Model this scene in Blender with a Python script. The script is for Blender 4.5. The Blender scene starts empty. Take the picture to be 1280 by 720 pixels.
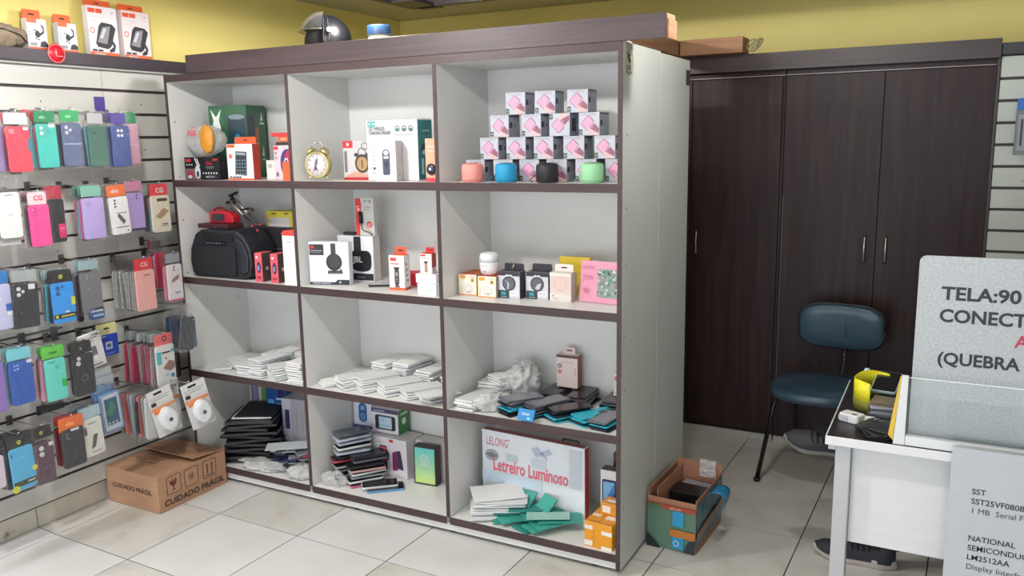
import bpy, bmesh, math, random
from mathutils import Vector, Matrix, noise
random.seed(7)
scene = bpy.context.scene
COL = scene.collection
PI = math.pi

# ------------------------------------------------------------ camera
cam_d = bpy.data.cameras.new('camera'); cam = bpy.data.objects.new('camera', cam_d); COL.objects.link(cam)
F = Vector((-0.46212854, 0.86958894, -0.17393186)); R = Vector((0.88433386, 0.46654122, -0.01711489)); U = Vector((-0.06626346, 0.16172311, 0.98460895))
cam.matrix_world = Matrix(((R.x, U.x, -F.x, 3.18410825), (R.y, U.y, -F.y, -2.6752595), (R.z, U.z, -F.z, 1.58508736), (0, 0, 0, 1)))
cam_d.sensor_width = 36; cam_d.lens = 1036.87*36/1280; cam_d.clip_start = .02
scene.camera = cam
# ------------------------------------------------------------ light and exposure
w = bpy.data.worlds.new('world'); scene.world = w; w.use_nodes = True
w.node_tree.nodes['Background'].inputs[0].default_value = (.80, .88, 1, 1); w.node_tree.nodes['Background'].inputs[1].default_value = 1.0
scene.view_settings.view_transform = 'Standard'; scene.view_settings.look = 'None'
scene.view_settings.exposure = 0.6; scene.view_settings.gamma = 1
def area(name, loc, rot, sx, sy, power, col):
    l = bpy.data.lights.new(name, 'AREA'); l.shape = 'RECTANGLE'; l.size = sx; l.size_y = sy; l.energy = power; l.color = col
    o = bpy.data.objects.new(name, l); COL.objects.link(o); o.location = loc; o.rotation_euler = rot; return o
area('shopfront_daylight', (2.0, -5.35, 1.2), (PI/2, 0, 0), 5.0, 2.1, 66, (.92, .95, 1))   # faces +Y through the open shopfront
LAMPS = [(1.05, -1.1), (2.55, -1.1), (1.02, .15), (2.6, .15)]  # the last two are added fill lights that brighten the yellow walls
for i, (x, y) in enumerate(LAMPS):
    l = bpy.data.lights.new('lamp_and_fill_light', 'POINT'); l.energy = (48, 20, 26, 13)[i]; l.color = (1, .965, .93); l.shadow_soft_size = .05
    o = bpy.data.objects.new('lamp_and_fill_light', l); COL.objects.link(o); o.location = (x, y, 2.262)
area('tube_light', (-.03, -1.35, 1.90), (0, math.radians(-12), 0), .03, 1.0, 9, (1, 1, 1))

# ------------------------------------------------------------ materials
def lin(c):
    c /= 255
    return c/12.92 if c <= .04045 else ((c+.055)/1.055)**2.4
MC = {}
def C(rgb, rough=.55, metal=0., spec=.5, em=0):
    key = (tuple(rgb), rough, metal, spec, em)
    if key in MC: return MC[key]
    m = bpy.data.materials.new('colour_%d_%d_%d' % tuple(rgb)); m.use_nodes = True
    n = m.node_tree.nodes; L = m.node_tree.links; b = n['Principled BSDF']
    col = (*[lin(v) for v in rgb], 1)
    nz = n.new('ShaderNodeTexNoise'); nz.inputs['Scale'].default_value = 14; nz.inputs['Detail'].default_value = 3
    mx = n.new('ShaderNodeMix'); mx.data_type = 'RGBA'
    mx.inputs[6].default_value = (*[v*.93 for v in col[:3]], 1); mx.inputs[7].default_value = (*[min(1, v*1.06) for v in col[:3]], 1)
    L.new(nz.outputs['Fac'], mx.inputs[0]); L.new(mx.outputs[2], b.inputs['Base Color'])
    b.inputs['Roughness'].default_value = rough; b.inputs['Metallic'].default_value = metal
    b.inputs['Specular IOR Level'].default_value = spec
    if em: b.inputs['Emission Color'].default_value = col; b.inputs['Emission Strength'].default_value = em
    MC[key] = m; return m
def ramp_mat(name, stops, coord='Object', scale=(1, 1, 1), nscale=3, detail=4, rough=.5, bump=0, dist=0, spec=.5):
    m = bpy.data.materials.new(name); m.use_nodes = True
    n = m.node_tree.nodes; L = m.node_tree.links; b = n['Principled BSDF']
    tc = n.new('ShaderNodeTexCoord'); mp = n.new('ShaderNodeMapping'); mp.inputs['Scale'].default_value = scale
    nz = n.new('ShaderNodeTexNoise'); nz.inputs['Scale'].default_value = nscale; nz.inputs['Detail'].default_value = detail; nz.inputs['Distortion'].default_value = dist
    cr = n.new('ShaderNodeValToRGB'); e = cr.color_ramp.elements
    while len(e) < len(stops): e.new(.5)
    for i, (p, c) in enumerate(stops): e[i].position = p; e[i].color = (*[lin(v) for v in c], 1)
    L.new(tc.outputs[coord], mp.inputs[0]); L.new(mp.outputs[0], nz.inputs['Vector']); L.new(nz.outputs['Fac'], cr.inputs[0]); L.new(cr.outputs[0], b.inputs['Base Color'])
    b.inputs['Roughness'].default_value = rough; b.inputs['Specular IOR Level'].default_value = spec
    if bump:
        bp = n.new('ShaderNodeBump'); bp.inputs['Strength'].default_value = bump; bp.inputs['Distance'].default_value = .002
        L.new(nz.outputs['Fac'], bp.inputs['Height']); L.new(bp.outputs[0], b.inputs['Normal'])
    return m
M_WALL = ramp_mat('yellow_wall_paint', [(.3, (236, 220, 132)), (.7, (244, 229, 144))], nscale=2, rough=.6, bump=.1)
M_CEIL = ramp_mat('ceiling_paint', [(.3, (186, 182, 160)), (.7, (198, 194, 172))], nscale=2, rough=.7)
M_GREYWALL = ramp_mat('painted_plaster', [(.3, (205, 203, 196)), (.7, (215, 213, 206))], nscale=2, rough=.7)
M_TILE = ramp_mat('glazed_floor_tile', [(.25, (204, 203, 202)), (.5, (211, 211, 211)), (.8, (216, 216, 216))], coord='Generated', scale=(1, 1, 1), nscale=2.2, detail=6, rough=.3, spec=.4)
M_TILE2 = ramp_mat('glazed_floor_tile_soiled', [(.25, (182, 178, 170)), (.45, (200, 197, 192)), (.8, (208, 206, 203))], coord='Generated', nscale=3, detail=8, rough=.35, spec=.4)
M_GROUT = C((48, 45, 42), .9)
M_SKIRT = ramp_mat('stained_skirting_tile', [(.3, (120, 92, 66)), (.36, (196, 190, 176)), (.8, (212, 208, 198))], nscale=9, detail=7, rough=.4)
M_WHITE = ramp_mat('white_melamine', [(.3, (214, 214, 212)), (.7, (222, 222, 220))], nscale=2, rough=.4)
M_SIDE = ramp_mat('aged_white_melamine', [(.25, (190, 196, 192)), (.7, (206, 211, 207))], scale=(1, 1, .5), nscale=2.5, detail=5, rough=.38)
M_SLAT = ramp_mat('slatwall_melamine', [(.3, (190, 189, 184)), (.7, (200, 199, 194))], scale=(1, 1, 4), nscale=3, rough=.35)
M_EDGE = ramp_mat('dark_edge_band', [(.3, (60, 44, 46)), (.7, (72, 54, 56))], scale=(.3, .3, 6), nscale=8, rough=.45)
M_HEAD = ramp_mat('dark_wood_header', [(.25, (60, 47, 52)), (.55, (74, 60, 64)), (.8, (82, 68, 71))], scale=(.35, 1, 14), nscale=5, detail=6, rough=.45, bump=.1)
M_DOOR = ramp_mat('dark_walnut_door', [(.2, (32, 20, 23)), (.5, (48, 33, 35)), (.8, (66, 47, 45))], scale=(9, 1, .5), nscale=3.5, detail=8, rough=.42, bump=.12, dist=.6, spec=.22)
M_GROOVE = C((64, 56, 56), .6)
M_CARD = ramp_mat('brown_cardboard', [(.3, (168, 128, 100)), (.7, (182, 142, 112))], scale=(1, 1, 10), nscale=8, detail=5, rough=.85)
M_RAWWOOD = ramp_mat('raw_pine_board', [(.3, (166, 122, 92)), (.7, (190, 146, 114))], scale=(.6, .6, 8), nscale=5, detail=6, rough=.8)
M_CHROME = C((200, 200, 205), .2, 1.); M_STEEL = C((120, 120, 122), .35, .9)
M_CHAIRV = ramp_mat('worn_blue_vinyl', [(.3, (44, 66, 82)), (.6, (54, 78, 96)), (.8, (64, 90, 106))], nscale=6, detail=6, rough=.33, bump=.08)
M_BLACK = C((18, 18, 20), .4); M_PAPER = C((226, 228, 228), .7)
def film(name, fac, rough, tint=(1, 1, 1), crinkle=1., dif=.25, edge=.4):
    m = bpy.data.materials.new(name); m.use_nodes = True; n = m.node_tree.nodes; L = m.node_tree.links; n.clear()
    out = n.new('ShaderNodeOutputMaterial'); t = n.new('ShaderNodeBsdfTransparent'); g = n.new('ShaderNodeBsdfGlossy'); d = n.new('ShaderNodeBsdfDiffuse'); g.inputs['Roughness'].default_value = rough
    t.inputs[0].default_value = (*tint, 1)
    m1 = n.new('ShaderNodeMixShader'); m1.inputs[0].default_value = dif; L.new(g.outputs[0], m1.inputs[1]); L.new(d.outputs[0], m1.inputs[2])
    nz = n.new('ShaderNodeTexNoise'); nz.inputs['Scale'].default_value = 55; nz.inputs['Detail'].default_value = 4; tc = n.new('ShaderNodeTexCoord'); L.new(tc.outputs['Object'], nz.inputs['Vector'])
    bp = n.new('ShaderNodeBump'); bp.inputs['Strength'].default_value = crinkle; bp.inputs['Distance'].default_value = .012; L.new(nz.outputs['Fac'], bp.inputs['Height']); L.new(bp.outputs[0], g.inputs['Normal'])
    lw = n.new('ShaderNodeLayerWeight'); L.new(bp.outputs[0], lw.inputs['Normal']); lw.inputs[0].default_value = .35
    mr = n.new('ShaderNodeMapRange'); mr.inputs[3].default_value = fac; mr.inputs[4].default_value = min(1, fac+edge); L.new(lw.outputs['Facing'], mr.inputs[0])
    m2 = n.new('ShaderNodeMixShader'); L.new(mr.outputs[0], m2.inputs[0]); L.new(t.outputs[0], m2.inputs[1]); L.new(m1.outputs[0], m2.inputs[2]); L.new(m2.outputs[0], out.inputs[0])
    return m
M_FILM = film('clear_plastic_film', .02, .06); M_BAG = film('milky_plastic_bag', .26, .2, dif=.8); M_ACRYL = film('clear_acrylic', .05, .03, (.97, .99, .99), 0)
M_FROST = film('frosted_plastic', .5, .4, dif=.75)

# ------------------------------------------------------------ mesh helpers
class MB:
    def __init__(s): s.v = []; s.f = []; s.m = []; s.mats = []; s.sm = []
    def mi(s, m):
        if m not in s.mats: s.mats.append(m)
        return s.mats.index(m)
    def add(s, vs, fs, m, smooth=False, T=None):
        b = len(s.v); k = s.mi(m)
        s.v += [tuple(T @ Vector(p)) if T else tuple(p) for p in vs]
        for f in fs: s.f.append([b+i for i in f]); s.m.append(k); s.sm.append(smooth)
        return s
    def box(s, x0, y0, z0, x1, y1, z1, m, T=None):
        vs = [(x0, y0, z0), (x1, y0, z0), (x1, y1, z0), (x0, y1, z0), (x0, y0, z1), (x1, y0, z1), (x1, y1, z1), (x0, y1, z1)]
        return s.add(vs, [(0, 3, 2, 1), (4, 5, 6, 7), (0, 1, 5, 4), (1, 2, 6, 5), (2, 3, 7, 6), (3, 0, 4, 7)], m, False, T)
    def prism(s, pts, d0, d1, m, axis='y', T=None, smooth=False):
        # polygon in the plane normal to axis, extruded from d0 to d1
        n = len(pts)
        g = {'y': lambda a, b, d: (a, d, b), 'z': lambda a, b, d: (a, b, d), 'x': lambda a, b, d: (d, a, b)}[axis]
        vs = [g(a, b, d0) for a, b in pts]+[g(a, b, d1) for a, b in pts]
        fs = [tuple(range(n)), tuple(range(2*n-1, n-1, -1))]
        s.add(vs, fs, m, False, T); b = len(s.v)-2*n; k = s.mi(m)
        for i in range(n): s.f.append([b+i, b+n+i, b+n+(i+1) % n, b+(i+1) % n]); s.m.append(k); s.sm.append(smooth)
        return s
    def lathe(s, prof, m, n=24, T=None, smooth=True, caps=True):
        vs = []; fs = []
        for r, z in prof:
            for i in range(n): a = 2*PI*i/n; vs.append((r*math.cos(a), r*math.sin(a), z))
        for j in range(len(prof)-1):
            for i in range(n): k = (i+1) % n; fs.append((j*n+i, j*n+k, (j+1)*n+k, (j+1)*n+i))
        if caps and prof[0][0] > 1e-5: fs.append(tuple(range(n-1, -1, -1)))
        if caps and prof[-1][0] > 1e-5: fs.append(tuple(range((len(prof)-1)*n, len(prof)*n)))
        return s.add(vs, fs, m, smooth, T)
    def tube(s, pts, r, m, n=8, T=None, smooth=True):
        pts = [Vector(p) for p in pts]; rr = r if isinstance(r, (list, tuple)) else [r]*len(pts)
        vs = []; fs = []; up = None
        for i, p in enumerate(pts):
            t = (pts[min(i+1, len(pts)-1)]-pts[max(i-1, 0)]).normalized()
            if up is None: up = Vector((0, 0, 1)) if abs(t.z) < .9 else Vector((1, 0, 0))
            a = t.cross(up).normalized(); b = a.cross(t).normalized(); up = b
            for k in range(n): an = 2*PI*k/n; vs.append(p+(a*math.cos(an)+b*math.sin(an))*rr[i])
        for i in range(len(pts)-1):
            for k in range(n): q = (k+1) % n; fs.append((i*n+k, i*n+q, (i+1)*n+q, (i+1)*n+k))
        fs.append(tuple(range(n-1, -1, -1))); fs.append(tuple(range((len(pts)-1)*n, len(pts)*n)))
        return s.add([tuple(v) for v in vs], fs, m, smooth, T)
    def sphere(s, c, r, m, n=16, k=10, T=None):
        rx, ry, rz = r if isinstance(r, tuple) else (r, r, r)
        vs = [(c[0], c[1], c[2]-rz)]; fs = []
        for j in range(1, k):
            ph = -PI/2+PI*j/k
            for i in range(n): a = 2*PI*i/n; vs.append((c[0]+rx*math.cos(ph)*math.cos(a), c[1]+ry*math.cos(ph)*math.sin(a), c[2]+rz*math.sin(ph)))
        vs.append((c[0], c[1], c[2]+rz)); e = len(vs)-1
        for i in range(n):
            q = (i+1) % n; fs.append((0, 1+q, 1+i)); fs.append((e, 1+(k-2)*n+i, 1+(k-2)*n+q))
            for j in range(k-2): fs.append((1+j*n+i, 1+j*n+q, 1+(j+1)*n+q, 1+(j+1)*n+i))
        return s.add(vs, fs, m, True, T)
    def build(s, name, parent=None, bevel=0, seg=2):
        me = bpy.data.meshes.new(name); me.from_pydata(s.v, [], s.f)
        for m in s.mats: me.materials.append(m)
        me.polygons.foreach_set('material_index', s.m); me.polygons.foreach_set('use_smooth', s.sm); me.update()
        o = bpy.data.objects.new(name, me); COL.objects.link(o)
        if parent: o.parent = parent
        if bevel:
            b = o.modifiers.new('bevel', 'BEVEL'); b.width = bevel; b.segments = seg; b.limit_method = 'ANGLE'; b.angle_limit = .6
            b.harden_normals = False
        return o
def rrect(x0, y0, x1, y1, r, n=4):
    P = []
    for cx, cy, a in ((x1-r, y0+r, -PI/2), (x1-r, y1-r, 0), (x0+r, y1-r, PI/2), (x0+r, y0+r, PI)):
        for i in range(n+1): t = a+PI/2*i/n; P.append((cx+r*math.cos(t), cy+r*math.sin(t)))
    return P
def tag(o, label=None, cat=None, group=None, kind=None):
    if label: o['label'] = label
    if cat: o['category'] = cat
    if group: o['group'] = group
    if kind: o['kind'] = kind
    return o
def thing(name, label, cat, loc=(0, 0, 0), rz=0, group=None):
    o = bpy.data.objects.new(name, None); COL.objects.link(o); o.empty_display_size = .05
    o.location = loc; o.rotation_euler = (0, 0, math.radians(rz)); return tag(o, label, cat, group)
def copy_tree(o, parent=None):
    c = o.copy(); COL.objects.link(c); c.parent = parent
    for ch in list(o.children): copy_tree(ch, c)
    return c
TC = {}
def text_poly(txt, bold=.0):
    if (txt, bold) not in TC:
        cu = bpy.data.curves.new('t', 'FONT'); cu.body = txt; cu.size = 1; cu.offset = bold; cu.resolution_u = 3
        ob = bpy.data.objects.new('t', cu); me = bpy.data.meshes.new_from_object(ob)
        vs = [(v.co.x, v.co.y) for v in me.vertices]; fs = [tuple(p.vertices) for p in me.polygons]
        bpy.data.objects.remove(ob); bpy.data.meshes.remove(me)
        TC[(txt, bold)] = (vs, fs)
    return TC[(txt, bold)]
def face_map(face, w, d, h):
    return {'f': lambda u, v, e: (u*w, -e, v*h), 'r': lambda u, v, e: (w+e, u*d, v*h), 'l': lambda u, v, e: (-e, (1-u)*d, v*h),
            't': lambda u, v, e: (u*w, v*d, h+e), 'b': lambda u, v, e: ((1-u)*w, d+e, v*h)}[face], {'f': (w, h), 'r': (d, h), 'l': (d, h), 't': (w, d), 'b': (w, h)}[face]
def prints(face, w, d, h, items, parent, name='printed_front', rough=.5):
    """flat print on one face of a box; items in 0..1 of that face"""
    g, (fw, fh) = face_map(face, w, d, h); mb = MB(); e = .0006
    for it in items:
        k = it[0]; e += .00015
        if k == 'r':
            _, u0, v0, u1, v1, c = it; mb.add([g(u0, v0, e), g(u1, v0, e), g(u1, v1, e), g(u0, v1, e)], [(0, 1, 2, 3)], C(c, rough))
        elif k == 'c':
            _, u, v, r, c = it; P = [g(u+r*math.cos(2*PI*i/18), v+r*fw/fh*math.sin(2*PI*i/18), e) for i in range(18)]; mb.add(P, [tuple(range(18))], C(c, rough))
        elif k == 'o':
            _, u, v, r, r2, c = it; n = 20; P = []
            for q in (r, r2): P += [g(u+q*math.cos(2*PI*i/n), v+q*fw/fh*math.sin(2*PI*i/n), e) for i in range(n)]
            mb.add(P, [(i, (i+1) % n, n+(i+1) % n, n+i) for i in range(n)], C(c, rough))
        elif k == 'e':
            _, u, v, ru, rv, c = it; mb.add([g(u+ru*math.cos(2*PI*i/18), v+rv*math.sin(2*PI*i/18), e) for i in range(18)], [tuple(range(18))], C(c, rough))
        elif k == 'p':
            _, pts, c = it; mb.add([g(a, b, e) for a, b in pts], [tuple(range(len(pts)))], C(c, rough))
        elif k == 'tf':
            _, u, v, uw, s, txt, c, bd = it; vs, fs = text_poly(txt, bd); mxx = max(p[0] for p in vs)
            mb.add([g(u+x*uw/mxx, v+y*s/fh, e) for x, y in vs], fs, C(c, rough))
        elif k == 't':
            _, u, v, s, txt, c = it[:6]; vs, fs = text_poly(txt, it[6] if len(it) > 6 else .01)
            mb.add([g(u+x*s/fw, v+y*s/fh, e) for x, y in vs], fs, C(c, rough))
    return mb.build(name, parent)
def carton(name, label, cat, loc, size, rz=0, body=(225, 225, 225), faces=None, group=None, tab=None, bodyname='box_body', rough=.5, sides=None, bev=.001):
    """a retail box: origin at its front left bottom corner"""
    w, d, h = size; t = thing(name, label, cat, loc, rz, group)
    mb = MB(); mb.box(0, 0, 0, w, d, h, body if not isinstance(body, tuple) else C(body, rough)); mb.build(bodyname, t, bev, 1)
    if sides:
        for fc, c in sides.items(): prints(fc, w, d, h, [('r', 0.01, 0.01, .99, .99, c)], t, {'r': 'printed_side', 'l': 'printed_side', 't': 'printed_lid', 'f': 'printed_front', 'b': 'printed_back'}[fc], rough)
    if faces:
        for fc, items in faces.items(): prints(fc, w, d, h, items, t, {'r': 'side_print', 'l': 'side_print', 't': 'lid_print', 'f': 'front_print', 'b': 'back_print'}[fc], rough)
    if tab:
        u0, u1, th, c = tab[:4]; y = tab[4] if len(tab) > 4 else d*.85
        mb = MB(); P = [(u0*w, h), (u1*w, h), (u1*w, h+th*.8), (u1*w-.003, h+th), (u0*w+.003, h+th), (u0*w, h+th*.8)]
        mb.prism(P, y, y+.001, C(c, rough)); cx = (u0+u1)/2*w
        mb.box(cx-.012, y-.0006, h+th*.45, cx+.012, y-.0001, h+th*.62, C((50, 40, 40))); mb.build('hang_tab', t)
    return t

# ------------------------------------------------------------ room shell
XR = 5.2; YF = -5.2; YB = 2.144; XL = -.2; ZC = 2.397
def struct(o): o['kind'] = 'structure'; return o
struct(MB().box(XL-.15, YF-.1, 0, XL, YB+.15, ZC+.3, M_WALL).build('wall_left'))
struct(MB().box(XL, YB, 0, XR+.15, YB+.15, ZC+.3, M_WALL).build('wall_back'))
struct(MB().box(XR, YF-.1, 0, XR+.15, YB, ZC+.3, M_GREYWALL).build('wall_right'))
mb = MB(); mb.box(XL, YF-.15, 2.2, XR, YF, ZC+.3, M_GREYWALL); mb.box(XL, YF-.15, 0, XL+.25, YF, 2.2, M_GREYWALL); mb.box(XR-.6, YF-.15, 0, XR, YF, 2.2, M_GREYWALL)
struct(mb.build('wall_front'))
struct(MB().box(XL-.15, YF-.15, ZC, XR+.15, YB+.15, ZC+.1, M_CEIL).build('ceiling'))
# floor: grout bed with every tile a piece of its own
fl = struct(MB().box(XL-.15, YF-3, -.12, XR+.15, YB+.15, -.003, M_GROUT).build('floor'))
T0 = .4563; cs, sn = math.cos(-.02435), math.sin(-.02435)
def gp(i, j): a, b = T0*i, T0*j; return (.42254+a*cs-b*sn, -.72615+a*sn+b*cs)
rt = random.Random(3)
for i in range(-2, 11):
    for j in range(-10, 7):
        g = .0024/T0; P = [gp(i+g, j+g), gp(i+1-g, j+g), gp(i+1-g, j+1-g), gp(i+g, j+1-g)]
        P = [(min(max(x, -.17), XR), min(max(y, YF), YB)) for x, y in P]
        if abs(P[0][0]-P[1][0]) < .01 or abs(P[0][1]-P[3][1]) < .01: continue
        ox, oy = P[0]; z = rt.uniform(-.0004, .0002)
        mb = MB(); mb.prism([(x-ox, y-oy) for x, y in P], -.008, z, M_TILE2 if (i >= 3 and j >= 1) or rt.random() < .2 else M_TILE, 'z')
        o = mb.build('tile', fl); o.location = (ox, oy, 0)
sk = struct(MB().box(XL, YF, 0, -.176, YB, .088, M_GROUT).build('baseboard_left'))
y = -.706-T0*9
while y < YB:
    MB().box(-.179, y+.002, .001, -.17, min(y+T0-.002, YB), .087, M_SKIRT).build('skirting_tile', sk); y += T0
# dropped dark frame round the ceiling lights, with spotlight
fx0, fy1, fx1, fy0 = .74, .91, 4.4, -2.6
t = thing('ceiling_light_frame', 'dark brown dropped frame round the lights on the ceiling, only its corner showing', 'ceiling frame', (fx0, fy1, 2.24))
fm = C((30, 21, 22), .4)
for a, b, c, d in ((fx0, fy0, fx0+.04, fy1), (fx0+.04, fy1-.04, fx1, fy1), (fx1-.04, fy0, fx1, fy1-.04), (fx0+.04, fy0, fx1-.04, fy0+.04)):
    MB().box(a-fx0, b-fy1, 0, c-fx0, d-fy1, ZC-2.24, fm).build('frame_board', t, .002)
MB().box(-.12, -.26, .015, -.0, .0, .03, fm, Matrix.Translation((.16, .04, -.015))).build('corner_bracket', t)
for i, (x, y) in enumerate(LAMPS):  # the rear pair of fixtures is added to go with the fill lights
    t = thing('lamp_and_fill_panel', ('front left', 'front right', 'added rear left', 'added rear right')[i]+' square white lamp on the ceiling inside the dark frame', 'lamp', (x, y, 2.285))
    MB().box(-.12, -.12, .001, .12, .12, ZC-2.285, C((235, 235, 235))).build('housing', t)
    MB().box(-.105, -.105, -.004, .105, .105, .0, C((255, 252, 245), .5, 0, .5, 5)).build('diffuser', t)
t = thing('spotlight', 'small chrome spotlight with cream rim below the dark ceiling frame', 'spotlight', (.60, 1.13, 2.30))
MB().lathe([(.0, 0), (.028, 0), (.03, .004), (.03, .092), (.0, .092)], C((60, 60, 70), .15, .9)).build('barrel', t)
MB().lathe([(.028, .05), (.075, .055), (.078, .06), (.03, .066)], C((230, 220, 180), .5)).build('rim', t)

# ------------------------------------------------------------ display shelving unit
X1, X2, X3 = .724, 1.4497, 2.1752; ZS = [1.4366, .987, .538, .0786]; ZT = 1.874; DEP = .392
t = thing('shelving_unit', 'white shelving unit of twelve open bays with dark brown front edges', 'shelving unit', (0, 0, 0))
def board(name, x0, y0, z0, x1, y1, z1, m=M_WHITE, edge=True, par=None):
    o = MB().box(x0, y0+(.002 if edge else 0), z0, x1, y1, z1, m).build(name, par or t, .0008, 1)
    if edge: MB().box(x0, y0-.001, z0, x1, y0+.002, z1, M_EDGE).build('edge_band', o)
    return o
board('side_panel', 0, 0, .016, .014, DEP, 1.905)
o = board('side_panel', X3, 0, .016, 2.192, .400, 1.905, M_SIDE); tag(o, 'off-white right side panel with dark front edge')
for x in (X1, X2): board('divider', x-.008, 0, .0786, x+.008, DEP, ZT)
for zi, z in enumerate(ZS):
    for a, b in ((.014, X1-.008), (X1+.008, X2-.008), (X2+.008, X3)):
        board('shelf' if zi < 3 else 'bottom_shelf', a, .0, z-.031, b, DEP, z)
board('top_panel', .014, 0, ZT, X3, DEP, 1.905)
MB().box(.014, DEP-.001, .05, X3, DEP+.005, ZT, M_WHITE).build('back_panel', t)
MB().box(.014, .012, .016, X3, .03, .047, M_WHITE).build('kickboard', t)
for x in (.25, .95, 1.45, 2.08): MB().lathe([(.0, 0), (.022, 0), (.02, .012), (.012, .022), (0, .022)], M_BLACK, 12, Matrix.Translation((x, .05, 0))).build('foot', t)
for x, y in ((.25, .35), (1.45, .35), (2.1, .35)): MB().lathe([(.0, 0), (.022, 0), (.02, .012), (.012, .022), (0, .022)], M_BLACK, 12, Matrix.Translation((x, y, 0))).build('foot', t)
mb = MB()
for z in (.25, .7, 1.15, 1.6, .9, 1.35):
    mb.lathe([(0, 0), (.004, 0), (.0035, .001), (0, .0015)], C((120, 120, 120)), 8, Matrix.Translation((2.192, .035+.01*(z > 1), z)) @ Matrix.Rotation(PI/2, 4, 'Y'))
    mb.lathe([(0, 0), (.004, 0), (.0035, .001), (0, .0015)], C((110, 110, 110)), 8, Matrix.Translation((.014, .03, z+.1)) @ Matrix.Rotation(PI/2, 4, 'Y'))
    mb.lathe([(0, 0), (.004, 0), (.0035, .001), (0, .0015)], C((110, 110, 110)), 8, Matrix.Translation((.014, .33, z+.13)) @ Matrix.Rotation(PI/2, 4, 'Y'))
o = mb.build('screw_caps', t); tag(o, kind='stuff')
t = thing('rear_cabinet', 'off-white cabinet standing back to back with the dark edged shelving unit', 'cabinet', (0, .402, 0))
MB().box(2.174, .0, .012, 2.192, .387, 1.9, M_SIDE).build('side_panel', t, .0008, 1)
MB().box(0, .0, .012, .016, .387, 1.9, M_SIDE).build('side_panel', t)
MB().box(.016, .0, 1.885, 2.174, .387, 1.9, M_SIDE).build('top_panel', t)
MB().box(.016, .37, .012, 2.174, .387, 1.885, M_SIDE).build('door_panel', t)
for x in (.1, 2.1): MB().lathe([(0, 0), (.02, 0), (.02, .014), (0, .014)], M_BLACK, 12, Matrix.Translation((x, .2, 0))).build('foot', t)
# sticker pieces on the side panel
t = thing('paper_notice', 'small printed paper notice on the white side panel below the header', 'notice', (2.1925, .012, 1.80))
MB().box(0, 0, 0, .0006, .088, .082, C((205, 203, 186))).build('paper', t)
prints('r', .0006, .088, .082, [('o', .5, .5, .47, .44, (110, 115, 105)), ('p', [(.3, .9), (.42, .9), (.42, .62), (.3, .6)], (40, 44, 42)), ('p', [(.35, .58), (.62, .42), (.68, .62), (.55, .66), (.52, .82), (.44, .8), (.44, .62)], (50, 54, 50)), ('e', .58, .8, .06, .06, (60, 64, 60)), ('t', .2, .2, .022, 'ICAS', (70, 72, 70), .02), ('r', .15, .08, .85, .12, (130, 130, 120))], t, 'printed_symbol')
tag(MB().box(2.1925, .735, 1.80, 2.194, .785, 1.86, C((58, 48, 66))).build('purple_sticker'), 'small dark purple sticker at the rear top corner of the white side panel', 'sticker')
tag(MB().box(2.1925, .012, 1.885, 2.194, .10, 1.904, C((196, 190, 180))).build('tape_strip'), 'strip of pale masking tape at the top front corner of the white side panel', 'tape')
# header over the unit
t = thing('unit_header', 'long dark brown wood header board along the top of the shelving unit', 'header board', (.15, -.002, 1.906))
MB().box(0, 0, 0, 2.186, .018, .078, M_HEAD).build('front_board', t, .001, 1)
MB().box(0, .018, .060, 2.186, .105, .078, M_RAWWOOD).build('top_board', t)
MB().box(2.174, .018, 0, 2.192, .105, .060, M_RAWWOOD).build('end_board', t)
MB().box(0.0, .087, 0, 2.0, .105, .060, M_RAWWOOD).build('back_board', t)
for x0, y0, x1, y1, lab in ((1.80, .70, 1.92, 1.66, 'raw pine box beam running back from the header towards the wardrobe'), (1.93, 1.52, 2.24, 1.66, 'raw pine box beam lying on top of the dark wardrobe')):
    zb = 1.992
    o = MB().box(x0, y0, zb, x1, y1, zb+.075, M_RAWWOOD).build('pine_beam', None, .002, 1); tag(o, lab, 'wood beam')
    if y0 < 1:
        o2 = MB().box(x0+.01, y0+.005, 1.9025, x1-.01, .785, zb-.0005, M_RAWWOOD).build('pine_block'); tag(o2, 'raw pine block under the box beam on the unit top', 'wood block')
t = thing('cable_coil', 'small pale loop of cable hanging out under the header end', 'cable', (2.13, .12, 1.906))
MB().tube([(.03*math.cos(a/3), .02*math.sin(a/3)+.05, .006+.022*abs(math.sin(a/6))) for a in range(0, 30)], .003, C((210, 205, 190))).build('loop', t)
t = thing('wire_bundle', 'small bundle of pale wire beside the pine beam on the wardrobe', 'wire', (2.28, 1.56, 1.992))
mb = MB()
for k in range(4): mb.tube([(.028*math.cos(a*.5+k)+.006*k, .02*math.sin(a*.5+k), .034+.028*math.sin(a*.5+k*1.7)) for a in range(13)], .0035, C((170, 160, 120)), 6)
mb.build('coil', t)

# ------------------------------------------------------------ slatwalls
def slatwall(name, label, origin, rz, joints, zs, hh, mat=M_SLAT):
    t = thing(name, label, 'slatwall', origin, rz)
    MB().box(joints[0], .012, zs[-1][0], joints[-1], .03, zs[0][1], M_GROOVE).build('backing', t)
    for a, b in zip(joints[:-1], joints[1:]):
        for z0, z1 in zs:
            MB().box(a+.001, 0, z0+.006, b-.001, .012, z1-.006, mat).build('slat', t, .0015, 1)
    return t
zg = [1.838-.1029*k for k in range(17)]
zl = [(zg[0], 1.932)]+[(zg[k+1], zg[k]) for k in range(16)]+[(.098, zg[16])]
sw = slatwall('slatwall', 'grey-white slatwall panel covered in hanging phone cases, left wall', (-.14, 0, 0), 90, [-4.2, -3.0, -1.62, -.21, 1.2], zl, 0)
mb = MB()
for k in range(1, 17, 2):
    for y in (-.02, -.5, -1.2): mb.lathe([(0, 0), (.004, 0), (.003, .001), (0, .001)], M_STEEL, 8, Matrix.Translation((y, 0, zg[k]+.045)) @ Matrix.Rotation(PI/2, 4, 'X'))
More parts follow.
